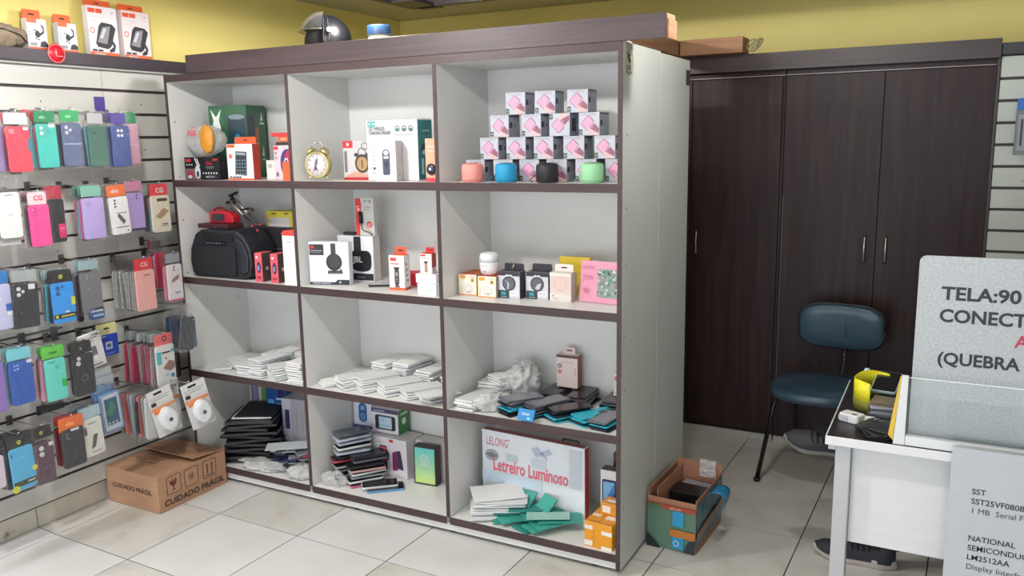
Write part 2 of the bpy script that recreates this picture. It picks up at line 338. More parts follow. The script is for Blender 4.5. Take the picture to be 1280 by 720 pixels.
o = mb.build('screws', sw); tag(o, kind='stuff')
t = thing('slatwall_header', 'dark brown ledge running along the top of the left slatwall', 'header board', (-.1, 0, 1.934))
MB().box(-.018, -4.2, 0, 0, 1.2, .049, C((56, 48, 58), .45)).build('front_board', t, .001, 1)
MB().box(-.099, -4.2, .034, -.018, 1.2, .049, C((56, 48, 58), .45)).build('ledge_board', t)
MB().box(-.035, -4.2, -.010, -.018, 1.2, .0, C((180, 180, 178), .4)).build('trim_strip', t)
t = thing('tube_lamp', 'white tube lamp under the left ledge beyond the frame edge', 'lamp', (-.045, -1.35, 1.915))
MB().tube([(0, -.5, 0), (0, .5, 0)], .012, C((255, 255, 255), .4, 0, .5, 6), 12).build('tube', t); MB().box(-.035, -.52, .012, .02, .52, .018, M_PAPER).build('housing', t)
zr = [1.9205, 1.82]+[1.82-.0955*k for k in range(1, 18)]
sw2 = slatwall('slatwall', 'grey-white slatwall panel to the right of the dark wardrobe', (0, 1.645, 0), 0, [3.335, 4.2, 5.18], [(zr[k+1], zr[k]) for k in range(len(zr)-1)], 0, ramp_mat('slatwall_melamine_cool', [(.3, (186, 192, 184)), (.7, (198, 204, 196))], nscale=3, rough=.35))
MB().box(3.45, -.001, 1.37, 3.458, 0, 1.378, M_STEEL).build('screw', sw2)
t = thing('wall_header', 'dark blue-black header board above the right slatwall', 'header board', (3.335, 1.625, 1.921))
MB().box(0, 0, 0, 1.86, .02, .05, C((46, 44, 54), .4)).build('front_board', t, .001, 1); MB().box(0, .02, .035, 1.86, .5, .05, C((46, 44, 54), .4)).build('top_board', t)

# ------------------------------------------------------------ wardrobes
def handle(par, x, z):
    t2 = MB(); pts = [(x, -.016-.012*math.sin(PI*k/10), z+.065-.13*k/10) for k in range(11)]
    t2.tube(pts, [.0055-.0015*math.sin(PI*k/10) for k in range(11)], M_CHROME, 8)
    for s in (-1, 1): t2.tube([(x, 0, z+s*.058), (x, -.018, z+s*.058)], .005, M_CHROME, 8)
    o = t2.build('handle', par); tag(o, 'chrome bow handle')
for x0, xm, x1, lab, hs in ((1.50, 1.965, 2.425, 'dark walnut wardrobe half hidden behind the white side panel', (1.93, 2.005)), (2.43, 2.873, 3.333, 'dark walnut double door wardrobe behind the blue chair', (2.824, 2.918))):
    t = thing('wardrobe', lab, 'wardrobe', (0, 1.64, 0))
    MB().box(x0, .02, .035, x1, .5, 1.985, M_DOOR).build('carcass', t)
    d1 = MB().box(x0+.001, 0, .05, xm-.0015, .018, 1.876, M_DOOR).build('door', t, .001, 1)
    d2 = MB().box(xm+.0015, 0, .05, x1-.012, .018, 1.876, M_DOOR).build('door', t, .001, 1)
    handle(d1, hs[0], 1.045); handle(d2, hs[1], 1.045)
    if x0 > 2: MB().box(x1-.011, -.002, .036, x1, .5, 1.975, C((62, 52, 54), .45)).build('end_panel', t)
    MB().box(x0+.002, .004, .001, x1-.002, .02, .034, C((178, 176, 172))).build('plinth', t)
    MB().box(x0, -.002, 1.880, x1-(.015 if x0 > 2 else 0), .004, 1.884, C((150, 138, 140), .35)).build('trim_line', t)
    if x0 > 2: MB().box(x0+.004, -.0006, .3, x0+.007, .0, 1.3, C((96, 84, 84), .4)).build('worn_edge', t)
t = thing('wardrobe_header', 'dark walnut header board across the top of the wardrobes', 'header board', (1.5, 1.615, 1.908))
MB().box(0, 0, 0, 1.832, .02, .083, M_HEAD if False else ramp_mat('walnut_header', [(.25, (52, 40, 43)), (.7, (70, 56, 58))], scale=(.35, 1, 14), nscale=5, detail=6, rough=.45)).build('front_board', t, .001, 1)
MB().box(0, .02, .078, 1.832, .5, .083, M_DOOR).build('top_board', t)

# ------------------------------------------------------------ goods, first shelf, left bay
S1, S2, S3, S4 = 1.4370, .9874, .5384, .0790
OR = (226, 96, 50); RD = (204, 44, 48); DK = (24, 24, 30); WH = (216, 216, 220); GRN = (44, 92, 62)
carton('speaker_box', 'tall dark green speaker carton standing at the back of the top left bay', 'box', (.09, .16, S1), (.20, .155, .335), 12, GRN, {
    'f': [('p', [(.5, .86), (.97, .86), (.97, .04), (.5, .04)], (34, 52, 66)), ('e', .74, .84, .22, .035, (120, 138, 150)), ('r', .04, .72, .4, .95, (52, 104, 72)), ('p', [(.06, .95), (.2, .84), (.34, .95), (.27, .8), (.32, .68), (.08, .68), (.13, .8)], (226, 232, 226)), ('e', .72, .45, .2, .3, (30, 64, 78)), ('e', .74, .42, .12, .2, (40, 132, 150)), ('e', .76, .4, .07, .13, (36, 52, 66))],
    'r': [('r', .0, .04, .42, .86, (38, 52, 62)), ('r', .42, .1, .6, .7, (150, 92, 66)), ('p', [(.72, .78), (.8, .92), (.84, .8)], (220, 226, 220)), ('r', .68, .74, .92, .765, (200, 210, 200)), ('p', [(.72, .3), (.8, .45), (.84, .3)], (190, 206, 194)), ('r', .7, .24, .9, .26, (170, 190, 176))]}, rough=.35)
t = carton('camera_box', 'low black security camera carton lying at the front of the top left bay', 'box', (.062, .022, S1), (.205, .13, .102), 4, DK, {
    'f': [('r', .0, .03, .46, .5, (120, 96, 100)), ('r', .03, .8, .2, .93, (190, 50, 60)), ('c', .08, .67, .018, WH), ('c', .15, .67, .018, WH), ('c', .22, .67, .018, WH), ('e', .38, .35, .08, .3, (200, 205, 212)), ('e', .38, .26, .035, .14, (40, 44, 60)), ('p', [(.3, .97), (.33, .97), (.42, .55), (.39, .55)], WH), ('p', [(.36, .95), (.39, .95), (.46, .6), (.43, .6)], WH), ('r', .06, .15, .26, .4, (150, 60, 70)), ('r', .1, .08, .2, .2, (190, 190, 200)),
          ('t', .64, .66, .022, 'G-6', (190, 50, 60), .02), ('r', .62, .56, .86, .58, (150, 150, 160)), ('r', .64, .5, .84, .52, (120, 120, 130))]+[('c', .55+.075*k, .3, .02, WH) for k in range(6)]+[('t', .62, .1, .012, 'MOTYLLY', (190, 190, 196), .01), ('r', .84, .84, .97, .93, (170, 50, 60))]}, rough=.3)
# crumpled bag holding a golden item
def soft_bag(name, label, cat, loc, rad, m, seed, rz=0, group=None, amp=.25, build=True):
    t = thing(name, label, cat, loc, rz, group); mb = MB(); mb.sphere((0, 0, rad[2]), rad, m, 56, 32)
    vs = []
    for v in mb.v:
        p = Vector(v); n = .9-2.6*abs(noise.noise(Vector((p.x*20+seed, p.y*20, p.z*20))))-1.2*abs(noise.noise(Vector((p.x*48, p.y*48+seed, p.z*48))))
        c = Vector((0, 0, rad[2])); q = c+(p-c)*(1+amp*n); vs.append((q.x, q.y, max(q.z, .0005)))
    mb.v = vs; mb.build('plastic_film', t); return t
t = soft_bag('plastic_bag', 'clear plastic bag with a golden toy lying on the black camera carton', 'bag', (.142, .085, S1+.106), (.122, .045, .070), M_BAG, 3, amp=.06)
mb = MB(); mb.sphere((.060, -.048, .078), (.042, .02, .062), C((206, 138, 40), .4), 28, 18)
mb.v = [tuple(Vector(v)*(1)+Vector((0, -.005*noise.noise(Vector(v)*50), .010*noise.noise(Vector(v)*60)))) for v in mb.v]; mb.build('golden_toy', t)
mb = MB(); vs, fs = text_poly('ASK', .03); mb.add([(-.050+x*.034, -.0600, .092+y*.034) for x, y in vs], fs, C((214, 66, 84))); vs, fs = text_poly('LOIS', .02); mb.add([(-.02+x*.016, -.060, .122+y*.016) for x, y in vs], fs, C((214, 66, 84))); mb.build('red_lettering', t)
keys = [('r', .365+.11*i, .15+.095*j, .42+.11*i, .185+.095*j, (136, 150, 158)) for i in range(4) for j in range(5)]
carton('calculator_box', 'white and orange calculator carton with an orange hang flap, top left bay', 'box', (.314, .04, S1), (.15, .045, .158), 2, WH, {
    'f': [('r', 0, 0, 1, .045, OR), ('r', .03, .9, .33, .985, OR), ('c', .15, .66, .07, (230, 120, 100)), ('p', [(.3, .16), (.36, .8), (.78, .78), (.74, .12)], (44, 56, 66)), ('p', [(.38, .7), (.385, .77), (.74, .75), (.735, .68)], (150, 160, 162))]+keys+[('r', .1+.12*k, .06, .18+.12*k, .1, (40, 40, 46)) for k in range(4)]}, tab=(.1, .92, .03, OR, .04), sides={'r': (172, 60, 44), 't': OR})
carton('small_white_box', 'small plain white carton between the calculator carton and the pink one', 'box', (.497, .09, S1), (.045, .05, .085), 6, (214, 212, 208), {'f': [('r', .2, .6, .7, .8, (170, 170, 172))]})
carton('earphone_box', 'pink and violet headphone carton with red flat boxes on top, top left bay', 'box', (.545, .09, S1), (.115, .09, .148), 0, (214, 196, 204), {
    'f': [('r', .02, .88, .24, .97, RD), ('e', .68, .48, .36, .42, (70, 60, 120)), ('e', .78, .5, .25, .36, (196, 40, 80)), ('e', .62, .55, .1, .09, (220, 220, 226)), ('e', .62, .55, .05, .05, (50, 70, 130)), ('o', .12, .78, .05, .03, (90, 60, 110)), ('o', .12, .64, .05, .03, (90, 60, 110)), ('r', .1, .1, .2, .22, (100, 80, 120))]})
carton('flat_black_box', 'thin black carton lying on the pink headphone carton', 'box', (.56, .09, S1+.149), (.10, .08, .014), 0, (52, 44, 30))
carton('flat_orange_box', 'thin orange carton lying above the thin black one', 'box', (.575, .09, S1+.1640), (.08, .08, .022), 0, OR, {'f': [('r', .2, .3, .6, .7, (240, 170, 140))]})
carton('flat_red_box', 'thin red carton topmost above the pink headphone carton', 'box', (.535, .09, S1+.1868), (.13, .08, .016), 0, (214, 54, 58))
carton('orange_box', 'small plain orange carton in front of the pink headphone carton', 'box', (.642, .035, S1), (.042, .03, .08), 0, OR)
# ---------------------------------------- first shelf, middle bay
GOLD = C((204, 194, 140), .28, .85)
t = thing('alarm_clock', 'gold twin bell alarm clock with a tower picture on its face, top middle bay', 'clock', (.825, .055, S1), 12)
Tc = Matrix.Translation((0, 0, .066)) @ Matrix.Rotation(PI/2, 4, 'X')
MB().lathe([(0, -.022), (.045, -.022), (.056, -.012), (.056, .014), (.052, .018), (.047, .018), (.047, .013), (0, .013)], GOLD, 40, Tc).build('case', t)
f = MB(); f.lathe([(0, .0135), (.047, .0135), (.047, .0138), (0, .0138)], C((216, 208, 214)), 36, Tc); fo = f.build('clock_face', t)
mb = MB()
for k in range(12):
    a = PI/2-k*PI/6; c = (.039*math.cos(a), .066+.039*math.sin(a)); vs, fs = text_poly(str(12 if k == 0 else k), .01); mb.add([(c[0]-.004+x*.011, -.0146, c[1]-.004+y*.011) for x, y in vs], fs, C((70, 50, 60)))
mb.prism([(-.018, .036), (-.010, .066), (-.007, .1), (-.004, .066), (.004, .036), (-.003, .044), (-.011, .044)], -.0150, -.0146, C((88, 76, 100)))
mb.build('printed_dial', fo)
mb = MB(); mb.tube([(0, -.0165, .066), (.004, -.0165, .094)], .0014, M_BLACK, 6); mb.tube([(0, -.0165, .066), (.001, -.0165, .089)], .0018, M_BLACK, 6); mb.build('clock_hands', fo)
for s in (-1, 1):
    MB().lathe([(.022, 0), (.0205, .008), (.013, .016), (0, .019)], GOLD, 20, Matrix.Translation((s*.030, 0, .118)) @ Matrix.Rotation(s*.55, 4, 'Y')).build('bell', t)
    MB().tube([(s*.034, 0, .022), (s*.046, -.004, .002)], [.004, .003], GOLD).build('foot', t)
MB().tube([(-.03+.06*k/10, 0, .138+.024*math.sin(PI*k/10)) for k in range(11)], .0014, M_CHROME, 6).build('handle', t)
MB().tube([(0, 0, .118), (0, 0, .132)], .003, GOLD).build('hammer', t)
mx = [('r', 0, 0, 1, .07, (180, 36, 44)), ('r', 0, .82, .36, 1, RD), ('c', .18, .91, .05, (240, 200, 200)), ('o', .78, .86, .12, .09, (120, 110, 112)), ('r', .05, .2, .14, .74, (120, 110, 116)), ('e', .68, .42, .26, .24, (70, 54, 40)), ('e', .68, .42, .19, .18, (170, 140, 96)), ('r', .66, .3, .7, .52, (60, 44, 34)), ('o', .68, .7, .14, .12, (60, 60, 66)), ('e', .48, .64, .08, .05, (60, 60, 66)), ('e', .88, .64, .08, .05, (60, 60, 66)), ('p', [(.1, .1), (.4, .22), (.95, .12), (.95, .08), (.1, .08)], (214, 150, 130))]
carton('clock_box', 'red and grey alarm clock carton behind the gold clock', 'box', (.905, .12, S1), (.14, .07, .162), 3, (196, 192, 196), {'f': mx})
TEAL = (38, 118, 124)
carton('charging_speaker_box', 'large white and teal wireless charging speaker carton, top middle bay', 'box', (1.038, .112, S1), (.258, .10, .243), -2, WH, {
    'f': [('r', .03, .89, .19, .98, (70, 170, 172)), ('t', .045, .915, .013, 'KT-008', WH, .02), ('tf', .05, .83, .32, .020, 'LED WIRELESS', (50, 54, 62), .015), ('tf', .05, .76, .44, .020, 'CHARGING SPEAKER', (50, 54, 62), .015)]
    + [('o', .62+.13*k, .85, .045, .034, (52, 58, 66)) for k in range(3)]+[('e', .62+.13*k, .84, .03, .02, (70, 140, 110)) for k in range(3)]+[('r', .57, .75, .92, .757, (130, 134, 140))]+[('c', .13, .62-.14*k, .022, (190, 196, 204)) for k in range(3)]+[('r', .09, .54-.14*k, .2, .547-.14*k, (160, 164, 170)) for k in range(3)]+[('c', .14, .2, .02, (50, 56, 70)), ('r', .09, .12, .2, .13, (150, 150, 156))],
    'r': [('r', .02, .02, .98, .98, TEAL), ('e', .5, .52, .3, .09, (40, 48, 60)), ('e', .55, .46, .28, .05, (170, 210, 210)), ('r', .2, .1, .36, .36, (170, 214, 214)), ('r', .45, .2, .6, .36, (120, 180, 184)), ('r', .68, .26, .86, .38, (150, 200, 204)), ('r', .3, .8, .8, .82, (150, 200, 200)), ('r', .1, .72, .9, .725, (120, 170, 176))]}, sides={'t': (70, 96, 106)})
carton('lamp_speaker_box', 'small white carton with a looped lamp picture in front of the large one', 'box', (1.152, .016, S1), (.085, .066, .16), 14, (236, 234, 236), {
    'f': [('o', .52, .7, .17, .12, (60, 64, 80)), ('r', .34, .5, .4, .7, (60, 64, 80)), ('r', .64, .5, .7, .7, (60, 64, 80)), ('p', rrect(.34, .16, .7, .56, .06), (66, 70, 92)), ('c', .52, .42, .11, (44, 48, 66)), ('r', .3, .08, .76, .1, (180, 180, 190))],
    'r': [('r', .01, .01, .99, .99, (208, 196, 194))]+[('c', .5, .84-.18*k, .1, (186, 174, 174)) for k in range(4)]+[('r', .4, .14, .6, .2, (130, 122, 124))]})
t = carton('earbud_blister', 'narrow peach blister pack with a round black earphone by the divider', 'box', (1.375, .035, S1), (.055, .025, .165), 0, (232, 168, 140), {'f': [('r', 0, 0, 1, .09, (206, 60, 80)), ('r', .2, .8, .8, .82, (244, 210, 196)), ('r', .2, .7, .8, .72, (244, 210, 196))]})
MB().lathe([(0, 0), (.020, .001), (.022, .006), (.015, .011), (0, .012)], C((30, 32, 54), .3), 24, Matrix.Translation((.028, 0, .048)) @ Matrix.Rotation(PI/2, 4, 'X')).build('earphone', t)
MB().lathe([(0, .012), (.006, .012), (.006, .013), (0, .013)], C((190, 210, 240)), 14, Matrix.Translation((.028, 0, .048)) @ Matrix.Rotation(PI/2, 4, 'X')).build('button', t)
# ---------------------------------------- first shelf, right bay: pyramid of pink speaker boxes
PK = (226, 160, 188); MG = (150, 92, 112)
def speaker_print(flip=False):
    it = [('r', .01, .01, .99, .99, (186, 188, 200)), ('t', .1, .86, .0125, 'PORTABLE', (150, 152, 160), .01)]
    it += [('p', [(.1, .52), (.12, .48), (.42, .2), (.5, .22), (.74, .6), (.72, .66), (.5, .86), (.42, .85)], (150, 110, 150)), ('p', [(.13, .52), (.42, .24), (.48, .26), (.7, .6), (.48, .82), (.43, .81)], PK),
           ('p', [(.4, .3), (.62, .02), (.92, .02), (.74, .22), (.56, .3)], (220, 178, 176)), ('p', [(.56, .3), (.76, .52), (.98, .3), (.96, .1), (.74, .2)], MG), ('r', .62, .32, .7, .36, (200, 130, 150)), ('r', .02, .05, .18, .26, (46, 66, 54)), ('o', .1, .15, .05, .03, (200, 206, 200))]
    if flip:
        def fl(i):
            if i[0] == 'r': return ('r', i[1], 1-i[4], i[3], 1-i[2], i[5])
            if i[0] == 'p': return ('p', [(a, 1-b) for a, b in i[1]], i[2])
            if i[0] == 'o': return ('o', i[1], 1-i[2], *i[3:])
            return None
        it = [x for x in map(fl, it) if x]
    return it
proto = {}
def pink_box(x, y, z, rz, label, flip=False):
    if flip not in proto:
        t = carton('mini_speaker_box', label, 'box', (x, y, z), (.081, .082, .0815), rz, (150, 152, 160), {'f': speaker_print(flip),
            'r': [('r', .01, .01, .99, .99, (156, 160, 170)), ('r', .03, .42, .3, .66, (60, 62, 70)), ('r', .5, .44, .58, .6, (70, 74, 82)), ('r', .03, .9, .97, .97, (92, 96, 104))] if not flip else [('r', .01, .01, .99, .99, (136, 146, 162)), ('p', rrect(.2, .2, .72, .8, .08), (34, 36, 52))]}, 'pyramid of pink mini speaker boxes')
        proto[flip] = t
    else:
        t = copy_tree(proto[flip]); t.location = (x, y, z); t.rotation_euler = (0, 0, math.radians(rz)); t['label'] = label
    return t
rows = [([1.515, 1.634, 1.745, 1.862, 1.972, 2.088], .105, 'bottom row'), ([1.577, 1.690, 1.808, 1.926, 2.044], .11, 'second row'), ([1.617, 1.752, 1.868, 1.984], .118, 'third row'), ([1.680, 1.806, 1.934], .125, 'top row')]
nm = {6: ['leftmost', 'second from left', 'third from left', 'third from right', 'second from right', 'rightmost'], 5: ['leftmost', 'second from left', 'middle', 'second from right', 'rightmost'], 4: ['leftmost', 'second from left', 'second from right', 'rightmost'], 3: ['left', 'middle', 'right']}
rj = random.Random(5)
for ri, (xs, y, rn) in enumerate(rows):
    for i, x in enumerate(xs):
        fl = ri == 2 and i == 2
        pink_box(x, y+rj.uniform(-.006, .006), S1+ri*.0822, rj.uniform(-3, 3), ('upside-down ' if fl else '')+'pink-printed mini speaker box, %s in the %s of the pyramid' % (nm[len(xs)][i], rn), fl)
for x, c, n in ((1.578, (236, 150, 140), 'salmon pink'), (1.722, (34, 148, 196), 'bright blue'), (1.890, (28, 28, 34), 'black'), (2.064, (150, 208, 160), 'mint green')):
    t = thing('mini_speaker', '%s cylindrical mini speaker in front of the box pyramid' % n, 'speaker', (x, .045, S1), 0, 'mini speakers in front of the pyramid')
    m = C(c, .55); dk = C(tuple(int(v*.8) for v in c), .6)
    MB().lathe([(0, 0), (.034, 0), (.040, .004), (.0405, .058), (.037, .066), (.030, .0685), (0, .0695)], m, 32).build('body', t)
    MB().lathe([(.0405, .006), (.0412, .008), (.0405, .010)], dk, 32).build('base_ring', t)
    MB().lathe([(0, .0695), (.026, .0698), (.026, .0706), (0, .0708)], dk, 24).build('top_grille', t)
    MB().tube([(-.04, 0, .03), (-.055, -.008, .02), (-.065, -.012, .006), (-.05, -.02, .002)], .0015, dk, 6).build('wrist_cord', t)

# ------------------------------------------------------------ second shelf, left bay
t = thing('portable_speaker', 'large black portable speaker with rounded ends, second shelf left bay', 'speaker', (.035, .02, S2), 0)
bk = C((26, 30, 38), .5); bk2 = C((36, 40, 48), .42)
P = [(.03, .0), (.33, .0), (.375, .02), (.392, .07), (.385, .14), (.345, .20), (.31, .222), (.085, .222), (.045, .20), (.008, .13), (.0, .07), (.01, .02)]
MB().prism([(a, b) for a, b in P], .012, .175, bk, 'y', None, True).build('body', t, .008)
MB().prism(rrect(.035, .015, .30, .15, .02), .003, .013, C((20, 22, 28), .75)).build('front_grille', t, .003)
MB().prism([(.33, .02), (.372, .04), (.378, .1), (.35, .17), (.31, .19), (.335, .12)], .004, .013, bk2).build('side_trim', t, .004)
MB().prism(rrect(.10, .172, .29, .206, .015), .008, .013, C((12, 12, 14), .8)).build('handle_recess', t)
MB().prism([(.12, .158), (.24, .16), (.24, .168), (.12, .166)], .0, .013, bk2).build('control_panel', t)
mb = MB()
for k in range(5): mb.sphere((.135+.02*k, .0, .163), .003, C((150, 156, 164), .3, .6), 8, 6)
mb.build('control_buttons', t)
carton('black_carton', 'large black carton behind the portable speaker', 'box', (.25, .202, S2), (.285, .16, .222), 0, (30, 24, 30), {'f': [('r', .55, .55, .8, .57, (90, 90, 96)), ('r', .5, .45, .85, .46, (70, 70, 76))]})
t = carton('flat_maroon_box', 'flat maroon and black carton lying on the portable speaker', 'box', (.055, .075, S2+.2235), (.19, .10, .020), 0, (88, 30, 44), {'f': [('r', .02, .1, .98, .6, (40, 30, 40)), ('c', .62, .3, .02, (230, 80, 100))]})
t = thing('toy_radio', 'red handheld gadget with a dark window lying on the flat maroon carton', 'radio', (.075, .13, S2+.2445), 0)
MB().prism([(0, 0), (.15, 0), (.155, .03), (.125, .052), (.06, .058), (.0, .05)], 0, .045, C((196, 34, 52), .4)).build('body', t, .004)
MB().prism(rrect(.018, .008, .10, .042, .006), -.002, .001, C((60, 56, 60), .3)).build('display_window', t)
MB().tube([(.01, .02, .054), (.03, .02, .066), (.07, .02, .068), (.09, .02, .056)], .005, C((150, 26, 40), .4)).build('carry_handle', t)
carton('yellow_tool_box', 'yellow and white carton at the back above the large black carton', 'box', (.33, .24, S2+.2235), (.16, .08, .072), 0, (202, 190, 60), {'f': [('r', .1, .0, .9, .6, (196, 190, 190)), ('r', .2, .8, .4, .88, (70, 60, 40)), ('r', .7, .82, .86, .9, (70, 60, 40))]})
# tripod: folded, leaning
t = thing('tripod', 'folded black and silver phone tripod lying across the boxes on the portable speaker', 'tripod', (0, 0, 0))
A = Vector((.235, .13, 1.335)); B = Vector((.378, .12, 1.223))
SV = C((176, 172, 166), .3, .7)
d = (B-A)
for k, o in enumerate((Vector((0, -.012, 0)), Vector((.012, .004, .008)), Vector((-.010, .008, -.006)))):
    l = MB(); l.tube([A+o, A+o+d*.55], .006, SV); o1 = l.build('leg', t)
    MB().tube([A+o+d*.5, A+o*1.5+d*(.95+.06*k)], .0045, C((40, 36, 60), .4)).build('lower_leg', o1)
    MB().tube([A+o*1.5+d*(.95+.06*k), A+o*1.5+d*(1.0+.06*k)], .006, C((190, 40, 70), .5)).build('foot', o1)
MB().sphere(tuple(A), (.016, .014, .018), M_BLACK, 14, 10).build('collar', t)
mb = MB(); mb.tube([A+Vector((0, 0, 0)), A+Vector((-.004, 0, .028))], .008, M_BLACK); mb.box(-.026, -.008, -.004, .026, .008, .004, M_BLACK, Matrix.Translation(A+Vector((.006, 0, .032))) @ Matrix.Rotation(-.35, 4, 'Y')); mb.tube([A+Vector((.028, 0, .028)), A+Vector((.022, 0, .042))], .004, M_BLACK); mb.build('phone_clamp', t)
MB().tube([A, A+Vector((-.034, -.004, -.008))], [.005, .008], M_BLACK).build('pan_handle', t)
MB().tube([A+d*.35, A+d*.35+Vector((.055, 0, .008)), A+d*.35+Vector((.075, 0, .0))], [.004, .006, .007], M_BLACK).build('side_handle', t)
for i, x in enumerate((.455, .548)):
    carton('speaker_box', ['left', 'right'][i]+' one of two slim red and dark grey cartons, second shelf left bay', 'box', (x, .022, S2), (.040, .07, .13), 4, (214, 96, 106), {
        'f': [('r', .02, .02, .98, .98, (212, 90, 100)), ('e', .55, .5, .28, .2, (50, 46, 80)), ('e', .5, .48, .14, .1, (120, 150, 200)), ('c', .35, .85, .14, (240, 230, 230)), ('r', .2, .1, .8, .2, (160, 60, 70))],
        'r': [('r', .01, .01, .99, .99, (78, 66, 64)), ('c', .45, .45, .12, (214, 200, 196))]}, 'slim red cartons on the second shelf')
carton('orange_packet', 'narrow orange packet behind the red-lidded white carton', 'box', (.588, .10, S2), (.05, .03, .215), 0, (196, 108, 56))
t = carton('tall_white_box', 'tall white carton with a red lid by the left divider, second shelf', 'box', (.632, .015, S2), (.076, .09, .215), 0, (232, 232, 238), {'f': [('r', .0, .78, 1, .783, (190, 190, 200)), ('r', 0, .6, 1, .603, (190, 190, 200)), ('r', 0, .45, 1, .453, (196, 196, 204)), ('r', 0, .3, 1, .303, (190, 190, 200)), ('r', .3, .86, .7, .88, (170, 176, 190))]})
MB().prism([(-.001, .215), (.077, .215), (.077, .235), (.06, .24), (.01, .236), (-.001, .226)], -.001, .091, C((220, 70, 60), .45)).build('red_lid', t)
# ---------------------------------------- second shelf, middle bay
BKH = (24, 26, 32)
carton('headphone_box', 'white headphone carton in front with a red mark on a black label', 'box', (.748, .048, S2), (.180, .045, .187), 18, (226, 232, 240), {
    'f': [('r', .0, .01, .99, .075, (46, 50, 60)), ('p', [(.62, .06), (.7, .13), (.99, .13), (.99, .02), (.62, .02)], (34, 38, 50)), ('o', .76, .07, .025, .015, (220, 225, 230)), ('t', .06, .03, .008, 'WIRELESS HEADPHONE', (210, 215, 220)), ('r', .02, .7, .38, .95, (40, 40, 46)), ('t', .05, .86, .016, 'JBL', (220, 50, 50), .03), ('r', .05, .79, .34, .815, (150, 150, 156)), ('r', .05, .75, .3, .765, (120, 120, 126)),
          ('r', .56, .72, .68, .97, (58, 54, 58)), ('e', .63, .54, .2, .2, (40, 38, 42)), ('e', .63, .56, .16, .16, (58, 56, 60)), ('p', [(.5, .34), (.76, .34), (.8, .4), (.84, .28), (.46, .26), (.48, .36)], (52, 50, 54)), ('r', .48, .26, .82, .285, (150, 150, 156))]})
carton('headphone_box', 'white headphone carton behind with large white letters on the black ear cup', 'box', (.778, .205, S2), (.182, .055, .200), 6, (228, 230, 232), {
    'f': [('r', .1, .02, .98, .17, (38, 40, 48)), ('t', .52, .07, .009, 'WIRELESS', (180, 184, 190)), ('r', .46, .66, .66, .99, (32, 38, 48)), ('p', rrect(.36, .24, .94, .68, .14), BKH), ('e', .66, .3, .26, .09, (30, 32, 40)), ('t', .43, .42, .036, 'JBL', (226, 230, 234), .03), ('r', .5, .8, .6, .81, (90, 90, 96))],
    'r': [('r', .01, .01, .99, .99, (206, 202, 200))]})
tag(MB().box(0, 0, 0, .055, .03, .012, C((36, 36, 40))).build('usb_card'), 'small black card lying on the rear headphone carton', 'card').location = (.795, .228, S2+.2015)
t = carton('microphone_pack', 'tall red and silver microphone blister pack on the headphone carton', 'pack', (.872, .225, S2+.2015), (.098, .02, .168), 0, (196, 196, 192), {
    'f': [('p', [(.0, .0), (.0, .97), (.28, .97), (.34, .8), (.24, .3), (.2, 0)], (212, 60, 66)), ('r', .04, .75, .24, .765, (250, 220, 220)), ('t', .08, .62, .03, '>', (250, 230, 230), .02), ('t', .76, .86, .018, '0', (180, 60, 60), .03), ('p', [(.48, .88), (.58, .94), (.7, .88), (.6, .91)], (90, 80, 80)), ('r', .5, .74, .82, .755, (150, 110, 110)), ('r', .5, .67, .8, .685, (150, 110, 110)), ('c', .74, .3, .15, (214, 66, 74)), ('r', .66, .3, .82, .32, (250, 200, 200)), ('r', .66, .25, .82, .27, (250, 200, 200))]})
MB().tube([(.033, -.006, .055), (.030, -.006, .105)], .0085, M_BLACK, 12).build('microphone', t)
mb = MB(); mb.tube([(.033, -.006, .055), (.036, -.007, .03), (.05, -.007, .022), (.07, -.007, .018), (.09, -.006, .004)], .002, M_BLACK, 6); mb.tube([(.05, -.006, .04), (.07, -.006, .028), (.094, -.006, .008)], .002, C((190, 176, 150)), 6); mb.build('cable', t)
def phone(name, label, cat, loc, rz, size, body, screen, group=None, edge=None, rx=0):
    w, l, h = size; t = thing(name, label, cat, loc, rz, group)
    if rx: t.rotation_euler = (math.radians(rx), 0, math.radians(rz))
    MB().prism(rrect(0, 0, w, l, .009), 0, h, body if not isinstance(body, tuple) else C(body, .35), 'z').build('body', t, .0015)
    MB().prism(rrect(.003, .003, w-.003, l-.003, .007), h, h+.0006, C(screen, .15), 'z').build('screen', t)
    return t
phone('phone', 'black phone lying flat with a light screen, second shelf middle bay', 'phone', (.985, .16, S2), -60, (.072, .145, .010), (28, 28, 32), (206, 208, 206))
carton('red_box', 'low red carton behind the tall hair trimmer carton', 'box', (1.095, .185, S2), (.15, .09, .052), 10, (214, 42, 60))
t = carton('trimmer_box', 'tall white trimmer carton with orange top flap, second shelf middle bay', 'box', (1.142, .085, S2), (.072, .05, .145), 6, (234, 228, 228), {
    'f': [('r', .0, .0, 1, .07, (226, 96, 60)), ('p', rrect(.1, .84, .5, .93, .04), (220, 70, 60)), ('r', .1, .74, .66, .77, (200, 110, 110)), ('r', .36, .08, .68, .12, (60, 56, 56)), ('p', rrect(.36, .12, .66, .62, .12), (66, 62, 62)), ('p', rrect(.42, .4, .6, .52, .06), (150, 150, 150)), ('c', .51, .32, .07, (120, 120, 122)), ('r', .34, .6, .68, .66, (44, 42, 42)), ('r', .36, .24, .66, .25, (150, 150, 150))],
    'r': [('r', .0, .0, 1, .07, (214, 86, 54)), ('c', .3, .74, .1, (80, 80, 110)), ('c', .4, .58, .1, (80, 80, 110)), ('c', .4, .42, .1, (80, 80, 110)), ('r', .3, .24, .7, .3, (150, 150, 170))]}, tab=(.2, .95, .032, (224, 92, 60), .03), sides={'t': (226, 96, 60)})
